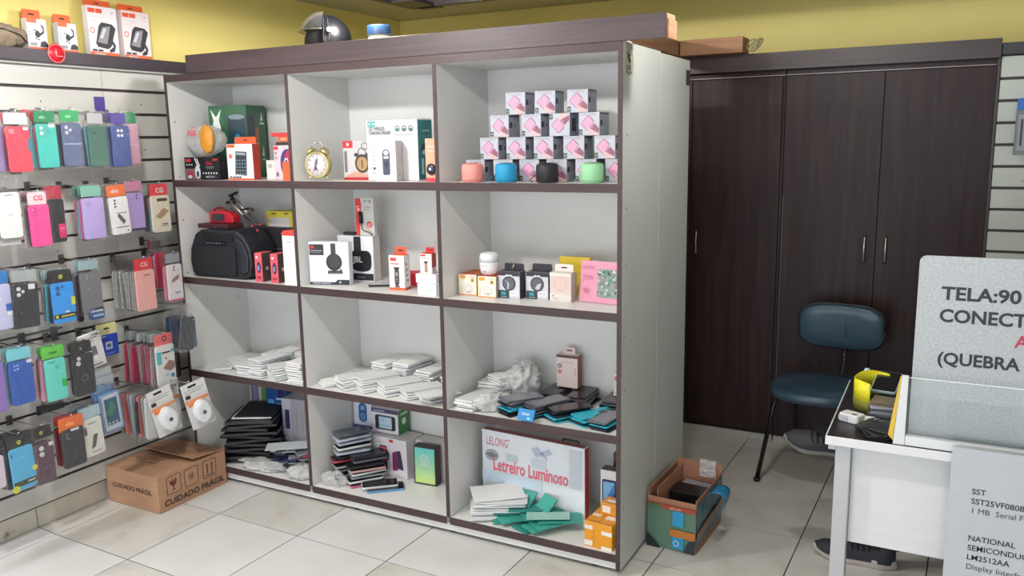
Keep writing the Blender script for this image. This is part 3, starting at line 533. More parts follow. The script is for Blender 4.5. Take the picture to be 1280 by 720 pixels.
carton('cable_box', 'white lightning cable carton, lower one of the two by the middle divider', 'box', (1.315, .035, S2), (.092, .09, .046), -4, (236, 236, 240), {'f': [('r', .5, .5, .9, .54, (150, 150, 160)), ('r', .3, .28, .8, .31, (200, 200, 206))]})
carton('cable_box', 'plain white carton, upper one of the two by the middle divider', 'box', (1.302, .045, S2+.0465), (.094, .08, .036), 3, (234, 230, 234))
carton('hair_tool_box', 'small white carton with red flap standing on the white boxes', 'box', (1.318, .055, S2+.083), (.052, .04, .08), 8, (228, 220, 218), {
    'f': [('r', .06, .88, .5, .95, RD), ('r', .06, .78, .8, .8, (200, 120, 120)), ('p', [(.3, .62), (.72, .62), (.56, .5), (.46, .5)], (60, 44, 30)), ('r', .42, .08, .5, .5, (150, 110, 60)), ('r', .54, .08, .62, .5, (150, 120, 76))], 'r': [('r', .0, .3, 1, 1, (176, 56, 50)), ('r', .4, .1, .5, .5, (60, 50, 60))]}, tab=(.2, .95, .022, (206, 50, 54), .034), sides={'t': RD})
# ---------------------------------------- second shelf, right bay
for i, (x, y) in enumerate(((1.470, .10), (1.566, .085))):
    carton('camera_box', ['left', 'right'][i]+' of two white and orange cube cartons, second shelf right bay', 'box', (x, y, S2), (.080, .13, .083), 2, (240, 232, 218), {
        'f': [('r', 0, 0, 1, .05, (230, 150, 70)), ('r', 0, .05, .04, .97, (246, 210, 150)), ('r', .96, .05, 1, .97, (246, 210, 150)), ('p', rrect(.08, .8, .4, .96, .04), (232, 160, 60)), ('r', .62, .88, .92, .92, (230, 180, 130)), ('c', .78, .74, .1, (214, 170, 70)), ('p', [(.7, .7), (.78, .8), (.86, .7)], (90, 80, 50)), ('o', .55, .32, .24, .2, (214, 206, 214)), ('o', .55, .3, .14, .12, (200, 196, 206)), ('r', .5, .16, .62, .2, (110, 104, 116)), ('r', .1, .1, .16, .44, (214, 200, 196))],
        'r': [('r', 0, 0, 1, 1, (150, 140, 142)), ('r', .1, .3, .3, .8, (176, 168, 168))]}, 'orange cube cartons', sides={'t': (214, 104, 52)})
t = thing('egg_timer_lamp', 'white rounded cup-shaped lamp standing on the orange cube cartons', 'lamp', (1.597, .125, S2+.0845))
MB().lathe([(0, 0), (.020, 0), (.032, .008), (.038, .028), (.0385, .048), (.0385, .052)], C((232, 226, 230), .4), 32).build('base', t)
MB().lathe([(.0385, .053), (.0385, .07), (.035, .083), (.026, .088), (0, .09)], C((220, 222, 226), .3), 32).build('cover', t)
mb = MB(); mb.tube([(-.006, -.0385, .018), (0, -.036, .0145), (.006, -.0385, .018)], .0012, C((90, 70, 80)), 5); mb.box(-.014, -.039, .038, .014, -.0385, .040, C((190, 180, 186))); mb.build('printed_smile', t)
t = thing('brown_pen', 'brown stick leaning beside the white cup-shaped lamp', 'pen', (0, 0, 0)); MB().tube([(1.628, .205, S2+.004), (1.690, .15, S2+.115)], .005, C((104, 58, 50), .5)).build('stick', t); MB().tube([(1.690, .15, S2+.115), (1.697, .144, S2+.127)], [.005, .002], C((190, 176, 160), .5)).build('tip', t)
for i, (x, y, s) in enumerate(((1.648, .105, 0), (1.757, .13, 1))):
    carton('smart_watch_box', ['left', 'right'][i]+' of two silver and black watch cartons with a round dial window', 'box', (x, y, S2), (.092, .05, .105), 0, (206, 206, 214), {
        'f': [('r', 0, 0, .5, .3, (44, 66, 76)), ('r', .12, .12, .34, .24, (60, 150, 160)), ('r', .1, .05, .4, .07, (180, 190, 196)), ('r', .54, .1, .96, .3, (222, 222, 228)), ('r', .6, .2, .9, .215, (150, 150, 156)), ('r', 0, .84, 1, 1, (52, 50, 60)), ('p', [(.3, .84), (.42, .8), (.5, .74), (.58, .8), (.7, .84), (.56, .9), (.5, .86), (.44, .9)], (216, 216, 222)), ('c', .5, .56, .31, (46, 46, 56)), ('c', .5, .56, .26, (96, 96, 108)), ('p', [(.4, .4), (.52, .56), (.7, .6), (.62, .4), (.5, .34)] if s else [(.3, .7), (.52, .56), (.48, .32), (.42, .36), (.44, .56)], (190, 190, 196))],
        'r': [('r', 0, 0, 1, 1, (60, 60, 70))]}, 'smart watch cartons', tab=(.04, .96, .026, (50, 48, 56), .046), sides={'t': (60, 58, 66)})
carton('bracelet_box', 'grey carton with a pink band standing behind the watch cartons', 'box', (1.722, .22, S2), (.07, .05, .118), 0, (200, 194, 196), {'f': [('r', .2, .86, .9, .9, (150, 146, 150)), ('o', .6, .5, .32, .24, (200, 150, 146))]})
t = carton('powder_box', 'beige carton with a round pink window and white flap', 'box', (1.858, .125, S2), (.088, .05, .110), 0, (214, 198, 192), {
    'f': [('c', .5, .62, .32, (204, 178, 168)), ('c', .5, .62, .29, (220, 190, 184)), ('r', 0, 0, 1, .26, (218, 212, 208)), ('r', .14, .1, .4, .12, (160, 150, 150)), ('r', .12, .16, .2, .22, (170, 150, 150)), ('r', 0, .86, 1, .98, (224, 216, 210))],
    'r': [('r', 0, 0, 1, 1, (190, 176, 172))]}, tab=(.1, .96, .028, (226, 218, 212), .03))
carton('yellow_packet', 'yellow packet behind the beige round-window carton', 'packet', (1.842, .25, S2), (.13, .02, .152), 0, (214, 186, 50))
t = thing('puzzle_packet', 'pink plastic packet with a grey-green picture leaning by the right stile', 'packet', (1.966, .150, S2+.0015), -7); t.rotation_euler = (math.radians(-9), 0, math.radians(-6))
mb = MB(); n1, n2 = 24, 22; vs = [(.185*i/n1, .003*noise.noise(Vector((i*.7, j*.6, 3)))+.002*noise.noise(Vector((i*2.1, j*1.9, 8))), .157*j/n2) for j in range(n2+1) for i in range(n1+1)]
fs = [(j*(n1+1)+i, j*(n1+1)+i+1, (j+1)*(n1+1)+i+1, (j+1)*(n1+1)+i) for j in range(n2) for i in range(n1)]
mb.add([(x, y-.005, z) for x, y, z in vs], fs, M_FILM, True); mb.build('plastic_film', t)
MB().box(0, 0, 0, .185, .006, .155, C((226, 150, 178), .4)).build('pink_card', t, .001, 1)
g_ = [('r', .4, .14, .99, .82, (136, 158, 152))]; rg = random.Random(11)
for k in range(70): g_.append(('c', .43+.53*rg.random(), .18+.6*rg.random(), .012+.02*rg.random(), rg.choice([(88, 128, 116), (196, 206, 200), (206, 130, 130), (110, 150, 120), (70, 90, 100), (220, 200, 196)])))
g_ += [('r', .05, .84, .3, .87, (190, 110, 140)), ('r', .1, .6, .3, .64, (200, 120, 150)), ('p', [(.1, .3), (.16, .36), (.22, .3), (.16, .22)], (200, 110, 140))]
prints('f', .185, .006, .155, g_, t, 'printed_picture', .35)

# ------------------------------------------------------------ third shelf: white sleeves and screens
PAPERS = [C((222, 224, 224), .7), C((214, 216, 218), .7), C((228, 229, 228), .65)]
def slab(name, size, m, wav=0, seed=0, r=0):
    """thin packet, base at the origin, slightly bent when wav is set"""
    w, l, h = size; mb = MB(); nx, ny = (4, 6) if wav else (1, 1)
    vs = []; fs = []
    for s in (0, 1):
        for j in range(ny+1):
            for i in range(nx+1):
                x = w*(i/nx-.5); y = l*(j/ny-.5); z = h*s+(wav*(.6+noise.noise(Vector((x*9+seed, y*9, seed)))) if wav else 0)
                vs.append((x, y, z))
    N = (nx+1)*(ny+1)
    for j in range(ny):
        for i in range(nx):
            a = j*(nx+1)+i; fs += [(a, a+nx+1, a+nx+2, a+1), (N+a, N+a+1, N+a+nx+2, N+a+nx+1)]
    for i in range(nx): fs += [(i, i+1, N+i+1, N+i), (ny*(nx+1)+i+1, ny*(nx+1)+i, N+ny*(nx+1)+i, N+ny*(nx+1)+i+1)]
    for j in range(ny): a = j*(nx+1); b = a+nx; fs += [(a+nx+1, a, N+a, N+a+nx+1), (b, b+nx+1, N+b+nx+1, N+b)]
    mb.add(vs, fs, m); return mb.build(name)
rs = random.Random(21)
sleeve = [slab('paper_sleeve', (.088, .172, .0075), PAPERS[i], .004, i*3.3) for i in range(3)]
used = [0, 0, 0]
def sleeve_at(x, y, z, rz, label, group, tilt=(0, 0)):
    k = rs.randrange(3); o = sleeve[k]
    if used[k]: o = o.copy(); COL.objects.link(o)
    used[k] = 1; o.location = (x, y, z); o.rotation_euler = (tilt[0], tilt[1], math.radians(rz)); return tag(o, label, 'sleeve', group)
def sleeve_stack(x, y, n, rz, desc, bay, z0=S3, jit=.006, step=.0108):
    for k in range(n):
        top = k == n-1 and n > 1
        sleeve_at(min(x+rs.uniform(-jit, jit), 1.372 if x < 1.45 else 9), y+rs.uniform(-jit, jit), z0+.0004+k*step, rz+rs.uniform(-5, 5), ('topmost ' if top else '')+'white paper sleeve %s the %s, %s' % ('on' if top else 'in' if n > 1 else 'as', desc, bay), None if top or n == 1 else 'sleeves in the %s, %s' % (desc, bay), (0, 0))
for bay, L_ in (('third shelf left bay', ((.130, .12, 1, 30, 'lone leftmost one'), (.20, .13, 3, 68, 'low stack at far left'), (.325, .11, 4, 8, 'second front stack from left'), (.425, .10, 8, -6, 'tall middle front stack'), (.545, .095, 6, -28, 'skewed front stack'), (.650, .10, 9, 0, 'tall front stack at the divider'), (.30, .295, 5, 8, 'low rear stack'), (.42, .29, 8, 3, 'second rear stack'), (.53, .29, 8, -3, 'third rear stack'), (.645, .29, 8, 2, 'rear stack at the divider'))),
    ('third shelf middle bay', ((.83, .115, 2, -34, 'leftmost low stack'), (.93, .11, 5, -30, 'second front stack from left'), (1.03, .12, 6, -32, 'middle front stack'), (1.15, .115, 5, -30, 'second front stack from right'), (1.265, .12, 4, -34, 'low front stack near the divider'), (.99, .29, 8, -12, 'leftmost rear stack'), (1.10, .29, 9, -8, 'tallest rear stack'), (1.22, .285, 7, -6, 'third rear stack'), (1.35, .285, 6, -4, 'rear stack by the divider'), (1.355, .12, 3, -20, 'front stack by the divider'))),
    ('third shelf right bay', ((1.540, .10, 4, -8, 'front stack by the divider'), (1.60, .28, 9, -28, 'tall rear stack'), (1.525, .29, 6, 3, 'rear stack at the divider')))):
    for x, y, n, rz, d in L_: sleeve_stack(x, y, n, rz, d, bay)
sleeve_at(1.385, .052, S3+.040, -38, 'white paper sleeve poking out over the shelf edge, third shelf middle bay', None, (-.0, .0))
soft_bag('plastic_bag', 'crumpled clear bag of white paper in front of the teal screens', 'bag', (1.617, .085, S3), (.052, .075, .030), M_FROST, 12, -20, amp=.3)
t = soft_bag('plastic_bag', 'peaked crumple of white plastic behind the stack of screens', 'bag', (1.665, .27, S3), (.06, .07, .075), M_FROST, 31, 0, amp=.4)
# phone screens in stacks
SCR = {'black': ((30, 32, 40), 'black'), 'grey': ((96, 100, 108), 'grey'), 'teal': ((46, 176, 200), 'bright teal'), 'navy': ((28, 44, 62), 'dark navy')}
scr_p = {}
def screen_at(kind, x, y, z, rz, label, group, tx=0, ty=0):
    if kind not in scr_p:
        t = thing('phone_screen', label, 'screen', (0, 0, 0), 0, group); c = SCR[kind][0]
        MB().prism(rrect(-.040, -.083, .040, .083, .008), 0, .0045, C(c, .22 if kind != 'teal' else .4), 'z').build('panel', t, .0006, 1)
        if kind != 'teal': MB().prism(rrect(-.034, -.070, .034, .070, .004), .0045, .005, C({'black': (58, 50, 54), 'grey': (120, 120, 128), 'navy': (40, 48, 60)}[kind], .12), 'z').build('glass', t)
        else: MB().prism(rrect(-.01, .02, .022, .05, .006), .0045, .005, C((50, 70, 40), .3), 'z').build('printed_label', t)
        scr_p[kind] = t
    else: t = copy_tree(scr_p[kind])
    t.location = (x, y, z); t.rotation_euler = (tx, ty, math.radians(rz)); t['label'] = label; t['group'] = group; return t
pat = {0: ['black', 'navy', 'black', 'teal', 'teal', 'grey', 'black', 'grey', 'grey'], 1: ['navy', 'teal', 'black', 'grey', 'black', 'grey', 'grey', 'grey'], 2: ['teal', 'black', 'teal', 'navy', 'black', 'black', 'black'], 3: ['teal', 'navy', 'black', 'teal', 'teal'], 4: ['navy', 'black', 'teal', 'black', 'grey']}
for i, (x, y, rz, wh) in enumerate(((1.738, .115, -32, 'leftmost stack by the white sleeves'), (1.835, .125, -30, 'second stack, behind the blue card'), (1.935, .12, -36, 'third stack, below the standing brown-topped carton'), (2.035, .12, -28, 'fourth stack'), (2.115, .11, -14, 'rightmost stack at the right stile'))):
    for k, kd in enumerate(pat[i]):
        screen_at(kd, x+rs.uniform(-.010, .010)-(.01 if i == 4 else 0), y+rs.uniform(-.012, .008), S3+.0006+k*.0068, rz+rs.uniform(-7, 7), '%s phone screen in the %s' % (SCR[kd][1], wh), 'phone screens in the %s' % wh.split(',')[0])
for k in range(7):
    for x in (1.80, 1.92, 2.06): screen_at('grey' if k % 2 else 'black', x+rs.uniform(-.008, .008), .30+rs.uniform(-.006, .006), S3+.0006+k*.0068, rs.uniform(-6, 6), '%s phone screen in the rear stacks of the right bay' % ('grey' if k % 2 else 'black'), 'phone screens in the rear stacks')
o = MB().box(-.035, -.022, 0, .035, .022, .003, C((34, 132, 196), .3)).build('blue_card'); o.location = (1.815, -.002, S3+.028); o.rotation_euler = (math.radians(62), 0, math.radians(-4)); tag(o, 'small blue card with white lettering leaning on the teal screens', 'card')
mb = MB(); vs, fs = text_poly('SONY', .02); mb.add([(-.018+x*.013, -.002+y*.013, .0034) for x, y in vs], fs, C(WH)); mb.box(.008, -.016, .003, .02, -.008, .0034, C((150, 210, 240))); mb.build('lettering', o)
t = carton('accessory_box', 'pinkish white carton with a dark brown band standing behind the screens', 'box', (1.795, .315, S3+.052), (.094, .04, .135), 0, (230, 212, 208), {
    'f': [('r', 0, .92, 1, 1, (92, 66, 64)), ('c', .16, .66, .1, (110, 90, 96)), ('c', .16, .66, .05, (220, 210, 208)), ('c', .16, .48, .1, (214, 130, 124)), ('r', .2, .78, .8, .8, (190, 170, 170)), ('c', .88, .6, .03, (190, 120, 120)), ('c', .88, .5, .03, (190, 120, 120)), ('c', .88, .42, .03, (190, 120, 120))],
    'r': [('r', 0, 0, 1, 1, (156, 86, 74))]}, tab=(.25, .8, .03, (218, 196, 190), .02))
carton('earphone_box', 'small white earphone carton with an orange mark by the right stile, third shelf', 'box', (2.05, .30, S3+.049), (.105, .035, .095), 0, (226, 218, 216), {
    'f': [('p', rrect(.04, .66, .34, .84, .05), (226, 100, 50)), ('e', .45, .48, .12, .12, (40, 40, 44)), ('e', .82, .3, .1, .12, (50, 40, 70)), ('p', [(.47, .4), (.54, .2), (.5, .2), (.44, .4)], (60, 60, 64)), ('r', .04, .1, .3, .13, (120, 110, 110))]}, tab=(.35, .9, .02, (222, 206, 200), .02))
t = carton('lipstick_box', 'narrow black and pink packet against the right stile, third shelf', 'box', (2.148, .20, S3+.052), (.022, .03, .115), 0, (40, 22, 32), {'f': [('r', .1, .1, .9, .3, (226, 60, 150))]})

# ------------------------------------------------------------ fourth shelf, left bay
BB = C((26, 28, 34), .35)
big = slab('document_bag', (.25, .31, .012), BB, .006, 4)
for k in range(11):
    o = big if k == 0 else big.copy()
    if k: COL.objects.link(o)
    rz = [22, 30, 18, 34, 26, 40, 20, 32, 25, 36, 28][k]
    o.location = (.212+rs.uniform(-.012, .014), .195+rs.uniform(-.006, .01), S4+.0005+k*.0195); o.rotation_euler = (0, 0, math.radians(rz)); o.scale = (1.02 if k < 8 else .9, .88, 1)
    tag(o, 'black plastic sheathed flat packet in the tall pile, bottom left bay', 'packet', 'black flat packets in the bottom left bay')
t = thing('black_notebook', 'black folder on top of the pile of black packets, bottom left bay', 'folder', (.212, .205, S4+.2155), 28)
MB().box(-.085, -.12, 0, .105, .12, .006, C((232, 234, 236))).build('white_pages', t); MB().box(-.075, -.115, .0065, .11, .125, .011, C((24, 24, 28), .6)).build('cover', t)
for x, y, z, rz, lab in ((.36, .07, .10, -58, 'white strip label on a black packet low in the bottom left bay'), ):
    pass
o = slab('clear_sheet', (.20, .10, .002), C((206, 212, 216), .3), .004, 9); o.location = (.475, .13, S4+.10); o.rotation_euler = (0, 0, math.radians(36)); tag(o, 'pale glossy packet lying across the small packets beside the black pile', 'packet')
cols = [(206, 208, 212), (60, 64, 76), (176, 180, 186), (30, 34, 50), (220, 222, 224), (120, 124, 132), (198, 202, 208), (52, 62, 96)]
names = ['light grey', 'slate', 'silver', 'black', 'white', 'mid grey', 'pale', 'dark blue']
pp = {}
for k in range(34):
    ci = k % 8; rz = rs.uniform(20, 75)
    if ci not in pp: o = pp[ci] = slab('small_packet', (.060, .135, .006), C(cols[ci], .22), .006, ci*1.7)
    else: o = pp[ci].copy(); COL.objects.link(o)
    lay = k//7; o.location = (.43+.040*(k % 7)-.012*lay+rs.uniform(-.01, .01), .115+rs.uniform(-.02, .05)+.02*lay, S4+.0006+lay*.0125); o.rotation_euler = (0, 0, math.radians(-rz))
    tag(o, '%s foil packet in the loose heap, bottom left bay' % names[ci], 'packet', 'small foil packets heaped in the bottom left bay')
t = soft_bag('plastic_bag', 'crumpled clear bag spilling over the edge of the bottom left bay', 'bag', (.36, .062, S4), (.13, .055, .018), M_FROST, 55, -5, amp=.35)
soft_bag('plastic_bag', 'clear crumpled bag by the divider in the bottom left bay', 'bag', (.62, .07, S4), (.075, .06, .022), M_FROST, 71, 10, amp=.35)
t = thing('pen', 'red and grey pen lying on the packets in the bottom left bay', 'pen', (0, 0, 0)); MB().tube([(.60, .09, S4+.082), (.70, .19, S4+.09)], .005, C((170, 40, 50), .4)).build('barrel', t); MB().tube([(.56, .05, S4+.079), (.60, .09, S4+.082)], .005, C((90, 90, 96), .4)).build('grip', t)
carton('smartphone_box', 'tall box with a violet phone picture at the back, bottom left bay', 'box', (.035, .335, S4), (.085, .05, .35), 0, (200, 206, 210), {'f': [('p', rrect(.2, .4, .75, .93, .08), (70, 76, 96)), ('p', rrect(.26, .5, .69, .9, .06), (150, 140, 190)), ('c', .5, .62, .06, (220, 214, 230))]})
carton('green_box', 'narrow green carton at the back between the violet and the blue one', 'box', (.122, .335, S4), (.055, .05, .34), 0, (110, 150, 66))
carton('blue_phone_box', 'blue phone carton with white lettering at the back, bottom left bay', 'box', (.185, .30, S4), (.12, .07, .31), 8, (30, 78, 150), {'f': [('r', .1, .66, .4, .8, (90, 170, 230)), ('r', .5, .8, .9, .83, (180, 210, 240)), ('r', .5, .72, .8, .74, (150, 190, 230)), ('r', .6, .84, .95, .98, (40, 34, 90))], 'r': [('r', .2, .2, .8, .4, (60, 130, 200))]})
carton('grey_phone_box', 'grey carton with a dark phone picture, right back of bottom left bay', 'box', (.325, .262, S4), (.16, .10, .28), 8, (166, 164, 172), {'f': [('r', .0, .0, .32, 1, (190, 190, 206)), ('p', rrect(.1, .45, .26, .8, .03), (50, 56, 96)), ('r', .5, .3, .52, .8, (140, 138, 146)), ('r', .7, .4, .72, .7, (140, 138, 146))]})
carton('pen_box', 'slim red-topped carton by the divider, bottom left bay', 'box', (.665, .28, S4), (.035, .05, .20), 0, (206, 204, 208), {'f': [('r', 0, .9, 1, 1, (190, 50, 50))]})
# ------------------------------------------------------------ fourth shelf, middle bay: old phones
PH = {'slate': ((86, 90, 98), 'slate grey'), 'silver': ((176, 184, 196), 'silver'), 'blackp': ((34, 34, 40), 'black'), 'clear': ((150, 156, 160), 'clear-cased'), 'rose': ((196, 150, 150), 'rose edged'), 'white': ((212, 214, 216), 'white edged'), 'redp': ((190, 70, 80), 'red edged'), 'pinkp': ((190, 90, 130), 'pink edged')}
php = {}
def old_phone(kind, x, y, z, rz, label, group, tx=0, ty=0):
    if kind not in php:
        t = thing('phone', label, 'phone', (0, 0, 0), 0, group); c = PH[kind][0]
        MB().prism(rrect(-.039, -.080, .039, .080, .010), 0, .0095, C(c, .3, .2), 'z').build('frame', t, .0015, 1)
        MB().prism(rrect(-.036, -.077, .036, .077, .008), .0095, .0108, C((34, 34, 40) if kind not in ('slate', 'silver') else tuple(int(v*.9) for v in c), .16), 'z').build('screen', t)
        MB().lathe([(0, 0), (.0035, 0), (.0035, .0006), (0, .0006)], M_BLACK, 10, Matrix.Translation((0, -.0803, .005)) @ Matrix.Rotation(PI/2, 4, 'X')).build('port', t)
        php[kind] = t
    else: t = copy_tree(php[kind])
    t.location = (x, y, z); t.rotation_euler = (tx, ty, math.radians(rz)); t['label'] = label; t['group'] = group; return t
st = [('clear', .0), ('clear', .004), ('clear', -.004), ('clear', .0), ('redp', -.012), ('blackp', .002), ('silver', .004), ('white', .002), ('silver', .0), ('silver', .004), ('slate', .004)]
zz = S4+.001
for k, (kd, dx) in enumerate(st):
    gap = .0215
    old_phone(kd, .825+dx+(.012 if k > 4 else 0), .155+.006*(k % 3), zz, -34+rs.uniform(-6, 6), '%s old phone in the tall left stack, bottom middle bay' % PH[kd][1] if k < 10 else 'slate grey phone topmost on the tall stack, bottom middle bay', 'old phones in the tall left stack'); zz += gap
st = ['pinkp', 'white', 'clear', 'white', 'rose', 'blackp', 'slate', 'blackp']; zz = S4+.001
for k, kd in enumerate(st):
    old_phone(kd, .925+rs.uniform(-.008, .008)-(.012 if k > 5 else 0), .145+rs.uniform(-.012, .008)+(.03 if k > 5 else 0), zz, -42+rs.uniform(-8, 8), '%s old phone in the lower right stack of phones, bottom middle bay' % PH[kd][1], 'old phones in the lower right stack'); zz += .0165
soft_bag('plastic_bag', 'crumpled clear bag squashed under the tall phone stack', 'bag', (.815, .055, S4), (.055, .035, .030), M_BAG, 91, 0, amp=.35)
old_phone('white', 1.015, .12, S4+.0105, -50, 'dark phone with pale blue edge lying flat in front, bottom middle bay', None)
t = phone('tablet_phone', 'wide black phone lying under the flat one, bottom middle bay', 'phone', (.955, .10, S4), -50, (.085, .165, .0098), (90, 140, 180), (22, 22, 28))
carton('old_phone_box', 'white box with a blue phone picture, top left of the boxes in the middle bay', 'box', (.742, .30, S4+.1855), (.108, .075, .135), 0, (208, 212, 224), {'f': [('r', 0, .9, 1, 1, (40, 110, 190)), ('r', 0, 0, 1, .1, (40, 60, 120)), ('p', rrect(.28, .22, .72, .9, .16), (40, 90, 150)), ('p', rrect(.4, .66, .6, .8, .03), (130, 170, 210)), ('o', .5, .44, .12, .07, (120, 170, 220)), ('r', .36, .28, .64, .31, (120, 160, 200))]})
carton('old_phone_box', 'lower white box carrying the blue phone box at the back of the middle bay', 'box', (.742, .30, S4), (.14, .075, .185), 0, (206, 204, 214), {'f': [('r', .2, .3, .8, .34, (150, 150, 160))]})
carton('smartphone_box', 'white box with a black phone on its side pictured, middle bay', 'box', (.858, .285, S4+.1855), (.15, .09, .115), 0, (212, 210, 216), {'f': [('r', 0, .84, 1, 1, (66, 62, 96)), ('r', .08, .88, .5, .94, (150, 150, 190)), ('p', rrect(.14, .14, .9, .74, .08), (38, 40, 50)), ('p', rrect(.28, .2, .76, .68, .02), (176, 200, 214)), ('r', .32, .3, .7, .34, (120, 170, 190)), ('r', .34, .46, .5, .6, (150, 190, 210))], 'r': [('r', 0, 0, 1, 1, (56, 128, 66)), ('c', .5, .5, .18, (220, 230, 220)), ('r', .2, .78, .8, .84, (220, 230, 220))]})
carton('smartphone_box', 'white box with red and magenta phones pictured, lower back of the middle bay', 'box', (.886, .25, S4), (.195, .12, .182), -3, (214, 208, 212), {'f': [('p', rrect(.2, .16, .42, .78, .02), (70, 60, 80)), ('p', rrect(.22, .36, .40, .74, .01), (214, 90, 110)), ('p', rrect(.22, .2, .4, .34, .01), (50, 60, 110)), ('p', [(.12, .3), (.18, .28), (.18, .72), (.12, .66)], (50, 40, 60)), ('p', [(.42, .4), (.48, .44), (.48, .6), (.42, .7)], (60, 70, 130)), ('p', [(.58, .16), (.74, .2), (.76, .72), (.58, .64)], (120, 40, 90)), ('p', [(.74, .24), (.9, .22), (.82, .72), (.74, .7)], (56, 50, 80)), ('r', .5, .9, .62, .97, (210, 50, 60)), ('r', .1, .86, .3, .87, (150, 140, 150))]})
carton('smartphone_box', 'plain white phone box directly behind the teal-screened phone', 'box', (1.09, .30, S4), (.20, .07, .175), 0, (214, 206, 206))
carton('smartphone_box', 'pinkish phone box lying behind the divider end, bottom middle bay', 'box', (1.30, .30, S4), (.12, .07, .165), 0, (206, 180, 176))
t = carton('boxed_display_phone', 'upright black phone box with a teal screen and white logo', 'phone', (1.130, .225, S4), (.112, .042, .180), 4, (40, 44, 44), None, sides={'r': (52, 40, 42)})
mb = MB(); mg = bpy.data.materials.new('teal_yellow_print'); mg.use_nodes = True; n_ = mg.node_tree.nodes; l_ = mg.node_tree.links
tc = n_.new('ShaderNodeTexCoord'); sp = n_.new('ShaderNodeSeparateXYZ'); cr = n_.new('ShaderNodeValToRGB'); l_.new(tc.outputs['Generated'], sp.inputs[0]); l_.new(sp.outputs['Z'], cr.inputs[0]); l_.new(cr.outputs[0], n_['Principled BSDF'].inputs['Base Color'])
cr.color_ramp.elements[0].color = (lin(190), lin(214), lin(120), 1); cr.color_ramp.elements[1].color = (lin(96), lin(196), lin(196), 1); n_['Principled BSDF'].inputs['Roughness'].default_value = .3
mb.add([(.006, -.001, .008), (.106, -.001, .008), (.106, -.001, .172), (.006, -.001, .172)], [(0, 1, 2, 3)], mg); mb.build('printed_screen', t)
prints('f', .112, .042, .180, [('o', .5, .66, .2, .165, WH), ('p', [(.38, .59), (.44, .73), (.5, .63), (.56, .73), (.62, .59), (.56, .66), (.5, .57), (.44, .66)], WH), ('t', .20, .49, .017, 'motorola', WH, .02), ('t', .4, .05, .007, 'moto', WH)], t, 'printed_logo').location = (0, -.0008, 0)

# ------------------------------------------------------------ fourth shelf, right bay
t = carton('led_sign_box', 'large white carton with red lettering for a luminous sign, bottom right bay', 'box', (1.492, .215, S4), (.485, .034, .315), -4, (222, 226, 234), {
    'f': [('tf', .045, .80, .22, .052, 'LELONG', (206, 60, 76), -.005), ('r', .27, .9, .285, .915, (206, 60, 76)), ('r', .25, .62, .36, .72, (190, 200, 208)), ('r', .5, .6, .64, .74, (200, 208, 216)), ('r', .86, .44, .98, .96, (196, 204, 214)), ('e', .10, .66, .07, .08, (160, 166, 170)), ('p', [(.03, .66), (.09, .70), (.17, .66), (.1, .62)], (120, 126, 130)),
          ('p', [(.5, .86), (.56, .9), (.6, .84), (.66, .9), (.7, .84), (.64, .8), (.66, .74), (.6, .78), (.54, .76)], (178, 190, 206)), ('t', .575, .8, .02, '>K', (90, 110, 150), .01), ('r', .0, .28, .6, .44, (206, 222, 236)), ('tf', .11, .46, .74, .078, 'Letreiro Luminoso', (228, 104, 122), .018)]}, sides={'r': (190, 62, 58), 't': (150, 76, 74)})
t = thing('carry_handle', 'small black plastic handle on the top edge of the luminous sign carton', 'handle', (1.86, .205, S4+.317), -4)
MB().tube([(.0, .02, 0), (.004, .02, .008), (.07, .02, .008), (.075, .02, .0)], .004, M_BLACK, 6).build('grip', t)
carton('tablet_box', 'white carton with a blue tablet picture behind the orange parcel', 'box', (2.035, .20, S4), (.12, .05, .235), 0, (220, 216, 218), {'f': [('p', rrect(.06, .2, .56, .84, .05), (36, 40, 80)), ('p', rrect(.1, .24, .5, .8, .03), (70, 130, 196)), ('p', [(.1, .8), (.5, .8), (.1, .4)], (120, 176, 220)), ('r', .6, .86, .9, .89, (110, 110, 120))], 'r': [('r', 0, 0, 1, 1, (150, 140, 140))]}, sides={'t': (96, 84, 80)})
carton('dark_slim_box', 'flat dark carton standing behind the blue tablet carton', 'box', (2.05, .30, S4), (.11, .04, .27), 0, (84, 74, 70))
tp = [('r', .0, .70, .3, .86, (226, 214, 206)), ('r', .62, .58, 1, .74, (232, 222, 214)), ('r', .0, .05, .3, .26, (232, 224, 216)), ('r', .62, .0, 1, .14, (232, 224, 216)), ('r', .3, .0, .34, .8, (216, 146, 30))]
carton('taped_parcel', 'orange parcel wrapped in criss-cross white and yellow tape, bottom right bay', 'box', (2.042, .022, S4), (.113, .15, .10), -4, (222, 150, 36), {'f': tp, 't': [('r', .55, .3, .95, .5, (232, 222, 214)), ('r', .05, .35, .35, .5, (232, 222, 214)), ('r', .3, .7, .8, .86, (226, 214, 206)), ('r', 0, .0, 1, .1, (206, 130, 26)), ('r', .45, .1, .5, 1, (206, 130, 26))]}, rough=.3)
carton('taped_parcel', 'smaller taped parcel standing on the rear end of the orange one', 'box', (2.075, .10, S4+.101), (.085, .065, .045), -4, (214, 140, 36), {'f': [('r', .1, .2, .5, .8, (230, 220, 212))], 't': [('r', .2, .3, .9, .6, (230, 220, 214))]}, rough=.3)
